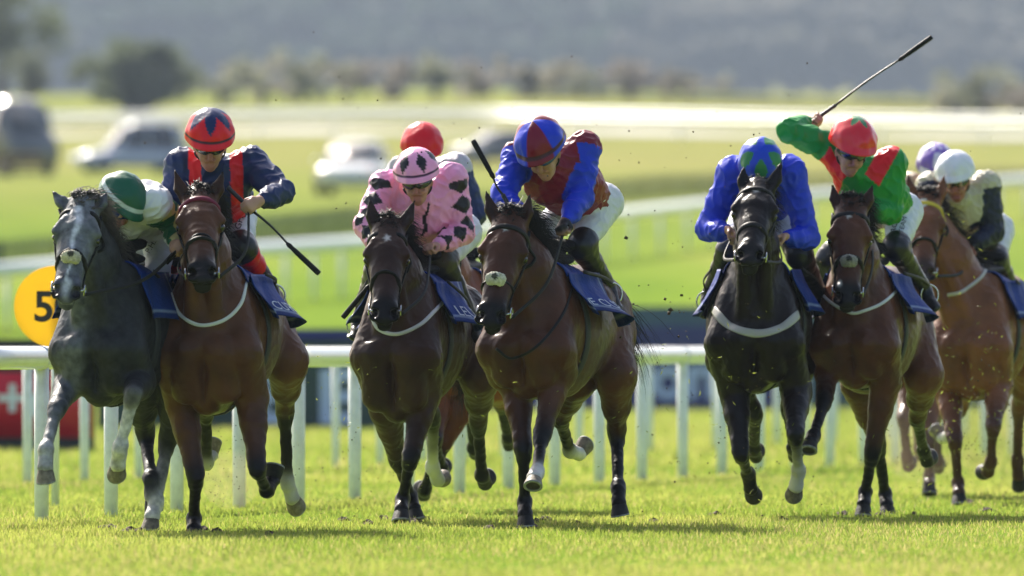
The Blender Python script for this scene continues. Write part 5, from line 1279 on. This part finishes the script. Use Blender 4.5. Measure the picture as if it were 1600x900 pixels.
J_['F'] = dict(label='jockey in green silks with red V raising his whip above a red cap', head=(1330, 236, -.02), look=(14, 24, -6), hips=(1392, 325, .74), chest=(1352, 288, .2),
  sh=((1300, 232, .14), (1392, 255, .2)), arm=(((1232, 204), (1266, 188), (-1, 1)), ((1392, 332), (1352, 326), (-1, -1))),
  leg=(((1296, 405), (1264, 470), (1254, 490), (-1, 1, -1)), ((1400, 388), (1446, 452), (1464, 474), (-1, 1, -1))),
  hk=1.15, capcol=capF, capmat=None, shirtcol=shirtF, bootcol=(.011, .011, .012), bootband=[], hand=[dict(grip=(.81, .0, .58), dir=(.75, -.35, .15), palm=(0, -1, -.6)), {}], breechcol=(.66, .67, .76), breechtext=[('RACING', 1, 1402, 350, .045, 75), ('TEAM', 1, 1414, 352, .04, 75)], reinhand=(1, 1))
def shirtG(s, v):
    X, Y, Z = torso_param(s, v); I, S_, A, d = arm_param(s, v); c = np.tile(np.array((.50, .46, .34)), (len(v), 1)); c[(S_ > .02) & (d < .11)] = (.008, .012, .035)
    c[(np.hypot(X - .06, Y + .10) < .035 + .012 * np.sin(np.arctan2(Y + .1, X - .06) * 5))] = (.05, .035, .03); return c
J_['G'] = dict(label='jockey in cream silks with dark navy sleeves and plain white cap', head=(1494, 282, -.02), look=(-8, 20, 5), hips=(1538, 360, .8), chest=(1502, 325, .2),
  sh=((1455, 292, .16), (1540, 290, .2)), arm=(((1450, 350), (1474, 385), (-1, -1)), ((1552, 362), (1512, 386), (-1, -1))),
  leg=(((1490, 420), (1466, 480), (1460, 500), (-1, 1, -1)), ((1555, 405), (1588, 462), (1594, 486), (-1, 1, -1))),
  capcol=pcap((.74, .74, .80)), shirtcol=shirtG, skin=(.36, .13, .09), bootcol=(.012, .011, .012))
J_['H'] = dict(label='jockey in tan silks with purple and white cap hidden behind the white cap', head=(1462, 268, -.02), look=(0, 30, 0), hips=(1470, 350, .8), chest=(1458, 315, .2),
  sh=((1424, 292, .2), (1502, 290, .2)), arm=(((1418, 350), (1440, 370), (-1, -1)), ((1510, 350), (1480, 370), (-1, -1))),
  leg=(((1425, 410), (1408, 470), (1402, 490), (-1, 1, -1)), ((1490, 410), (1505, 470), (1510, 490), (-1, 1, -1))),
  capcol=lambda t, ph, sx, sy, ct, pk: ((.22, .12, .50) if math.sin(ph * 4 + 1) * math.cos(t * 6) > -.1 else (.70, .62, .80)), shirtcol=plain(TAN), res=.010)
def shirtI(s, v):
    I, S_, A, d = arm_param(s, v); c = np.tile(np.array((.50, .48, .52)), (len(v), 1)); c[(S_ > .05) & (d < .11)] = NAVY; return c
J_['I'] = dict(label='jockey in pale silks with navy sleeves and red cap, behind the pink jockey', head=(659, 240, -.02), look=(5, 25, 0), hips=(700, 340, .8), chest=(672, 290, .2),
  sh=((630, 268, .2), (712, 264, .2)), arm=(((600, 340), (640, 370), (-1, -1)), ((742, 335), (700, 365), (-1, -1))),
  leg=(((640, 410), (625, 470), (620, 490), (-1, 1, -1)), ((722, 395), (735, 455), (740, 475), (-1, 1, -1))),
  capcol=pcap(RED), shirtcol=shirtI, res=.010, bootcol=(.012, .011, .012))
for k in J_:
    J_[k]['D'] = H_[k]['D']
    if J_[k].get('lens', 1) is None: J_[k]['lens'] = M['bluelens']
M['shell'] = mat('cap_shell', attr=True, rough=.25, spec=.5, coat=.3, bump=.05, bscale=30); J_['F']['capmat'] = M['shell']; J_['G']['capmat'] = M['capsilk']
WHIPS = [('long black whip held in the ungloved hand beside the navy jockey', (354, 292, .0), (497, 427, -.15)),
         ('black whip hanging down left of the brown horse with the star', (606, 392, -.05), (527, 489, -.1)),
         ('black whip standing upright before the blue sleeve of the quartered cap jockey', (829, 330, -.1), (756, 197, -.05)),
         ('black whip raised high in the air by the green and red jockey', (1262, 194, None), (1455, 57, None)),
         ('short black whip stub held by the jockey on the grey horse', (282, 358, None), (246, 396, None))]
WK = ['B', 'C', 'D', 'F', 'A']
# ---------------------------------------------------------------- build the field (meshes are grown in parallel, objects linked one by one)
KEYS = [k for k in os.environ.get('HK', 'BACDEFGHI')] if 0 else list('BACDEFGHI')
for k in KEYS: horse_setup(H_[k]); jockey_setup(J_[k])
with ThreadPoolExecutor(4) as ex:
    fh = {k: ex.submit(horse_mesh, H_[k]) for k in KEYS}; fj = {k: ex.submit(jockey_meshes, J_[k]) for k in KEYS}
    HM = {k: f.result() for k, f in fh.items()}; JM = {k: f.result() for k, f in fj.items()}
for k in KEYS: horse_objects(H_[k], HM[k]); jockey_objects(J_[k], JM[k]); reins(H_[k], J_[k]); stirrups(H_[k], J_[k])
for (lab, a, b), k in zip(WHIPS, WK):
    if k not in KEYS: continue
    D = H_[k]['D']; gi = {'B': 1, 'C': 0, 'D': 0, 'F': 0, 'A': 1}[k]; gp = J_[k]['grips'][gi][0]
    ya = gp[1]; yb = gp[1] + {'B': -.12, 'C': .1, 'D': .1, 'F': .12, 'A': -.05}[k]
    A_, B_ = P(a[0], a[1], ya), P(b[0], b[1], yb)
    # slide the whip so that its grip runs through the closed fist
    t = np.clip((gp - A_) @ (B_ - A_) / ((B_ - A_) @ (B_ - A_)), 0, 1); off = gp - (A_ + (B_ - A_) * t)
    if np.linalg.norm(off) < .12: A_ = A_ + off; B_ = B_ + off
    whip(lab, A_, B_, grip=.20 if k != 'A' else .08)
# ---------------------------------------------------------------- turf kicked up by the hooves
M['soil'] = mat('soil', (.06, .035, .018), .95, noise=.4, nscale=60, bump=.8, bscale=80)
rs = np.random.RandomState(42)
def cloud(n, cx, cy, sx, sy, D, ds, kind, size):
    v, f, c = [], [], []
    for i in range(n):
        y = D + rs.normal(0, ds); p = P(cx + rs.normal(0, sx), cy + rs.normal(0, sy), y)
        if p[2] < .02: p[2] = .02 + rs.uniform(0, .1)
        a = nrm(rs.normal(0, 1, 3)); b = nrm(np.cross(a, rs.normal(0, 1, 3))); k = len(v)
        s = size * rs.uniform(.5, 1.6)
        if kind == 'blade':
            w = .0022; m_ = p + b * s * .15; v += [p - a * s - b * w, p - a * s + b * w, m_ + np.cross(a, b) * w * 1.4, m_ - np.cross(a, b) * w * 1.4, p + a * s - b * w * .3, p + a * s + b * w * .3]
            f += [(k, k + 1, k + 2, k + 3), (k + 3, k + 2, k + 5, k + 4)]; cc = np.array((.26, .30, .05)) * rs.uniform(.5, 1.2); c += [tuple(cc)] * 6
        else:
            e = np.cross(a, b); r = [s * rs.uniform(.5, 1) for _ in range(6)]
            v += [p + a * r[0], p - a * r[1], p + b * r[2], p - b * r[3], p + e * r[4], p - e * r[5]]; f += [(k, k + 2, k + 4, k + 4), (k + 2, k + 1, k + 4, k + 4), (k + 1, k + 3, k + 4, k + 4), (k + 3, k, k + 4, k + 4), (k + 2, k, k + 5, k + 5), (k + 1, k + 2, k + 5, k + 5), (k + 3, k + 1, k + 5, k + 5), (k, k + 3, k + 5, k + 5)]
            c += [(.06, .035, .018)] * 6
    return v, f, c
bv, bf, bc, sv_, sf_ = [], [], [], [], []
for (n, cx, cy, sx, sy, D, ds) in [(130, 1515, 620, 55, 60, 70.5, 1.2), (60, 1190, 640, 60, 80, 65.2, .5), (50, 1090, 600, 70, 80, 66, 1.5), (40, 640, 640, 60, 70, 64, .5), (35, 500, 660, 50, 60, 63.5, 1), (35, 900, 640, 70, 60, 62.5, 1), (50, 1400, 700, 90, 60, 68, 1.5), (30, 1480, 440, 50, 60, 68, 1), (30, 1440, 745, 12, 25, 67.5, .3)]:
    a, b_, c = cloud(n, cx, cy, sx, sy, D, ds, 'blade', .0115); k = len(bv); bv += a; bf += [tuple(i + k for i in q) for q in b_]; bc += c
o = link('flying_grass', bv, bf, M['blade'], org=V(0, 66, .5), col=np.array(bc), smooth=False); tag(o, 'loose bright blades of grass thrown up around the hooves', 'grass', kind='stuff')
for (n, cx, cy, sx, sy, D, ds, sz) in [(160, 345, 745, 30, 45, 64, 1, .004), (90, 560, 720, 70, 50, 65, 1, .005), (120, 1080, 520, 120, 160, 67, 2, .006), (90, 900, 250, 350, 110, 66, 3, .006), (160, 1500, 640, 70, 70, 71, 1.5, .006), (60, 1200, 720, 60, 50, 65, 1, .006), (90, 1520, 700, 60, 40, 70, 1, .005), (14, 980, 480, 60, 40, 64, 1, .014)]:
    a, b_, c = cloud(n, cx, cy, sx, sy, D, ds, 'clod', sz); k = len(sv_); sv_ += a; sf_ += [tuple(dict.fromkeys(i + k for i in q)) for q in b_]
o = link('flying_turf', sv_, sf_, M['soil'], org=V(0, 66, .5), smooth=False); tag(o, 'small dark clods of soil flying behind the hooves', 'turf', kind='stuff')

dv, df, dcl = [], [], []
for i in range(26):
    hx, hy = [(304, 61.4), (233, 61.8), (626, 65), (650, 65.1), (821, 63.3), (968, 65.2), (1348, 67.4), (1387, 68), (1499, 72.8), (1176, 65.5)][i % 10]
    y = hy + rs.normal(0, .9); x = (hx - 800) * y / FPX + rs.normal(0, .28); r = rs.uniform(.018, .06); k = len(dv); n = 9
    for ring, (q, z) in enumerate(((1.0, .004), (.75, .016), (.35, .024))):
        for j in range(n):
            a = 2 * math.pi * j / n; rr = r * q * rs.uniform(.75, 1.25); dv.append((x + rr * math.cos(a), y + rr * 1.5 * math.sin(a), z * rs.uniform(.5, 1.3)))
    for ring in range(2):
        for j in range(n): df.append((k + ring * n + j, k + ring * n + (j + 1) % n, k + (ring + 1) * n + (j + 1) % n, k + (ring + 1) * n + j))
    df.append(tuple(k + 2 * n + j for j in range(n)))
o = link('divots', dv, df, M['soil'], org=V(0, 62, 0), smooth=False); tag(o, 'dark torn divots of turf on the grass by the hooves', 'turf', kind='stuff')

# dust hanging behind the hooves
m = bpy.data.materials.new('dust'); m.use_nodes = True; nt = m.node_tree; nt.nodes.remove(nt.nodes['Principled BSDF']); pv = nt.nodes.new('ShaderNodeVolumePrincipled')
pv.inputs['Color'].default_value = (.85, .66, .48, 1); pv.inputs['Density'].default_value = .16; pv.inputs['Anisotropy'].default_value = .3
nt.links.new(pv.outputs[0], nt.node_tree.nodes if 0 else nt.nodes['Material Output'].inputs['Volume'])
def puff(lst, name):
    pr = [ec(P(x, y, D) , P(x + 6, y - 8, D + .4), r, r * .8, k=.18) for x, y, D, r in lst]
    v, f = mesh_sdf(pr, .05); o = link(name, v, f, m); return o
tag(puff([(1500, 650, 75, .42), (1560, 600, 75.2, .45), (1590, 690, 75.1, .38), (1440, 700, 74.8, .30), (1620, 560, 75.4, .40), (1650, 660, 75.6, .45)], 'dust_cloud'), 'brown dust hanging behind the chestnut at far right', 'dust', kind='stuff')
tag(puff([(350, 755, 64, .10), (335, 735, 64.1, .09), (362, 775, 64, .08), (375, 745, 64.2, .07)], 'dust_puff'), 'small brown puff of dust beside the bay horse at left', 'dust', kind='stuff')
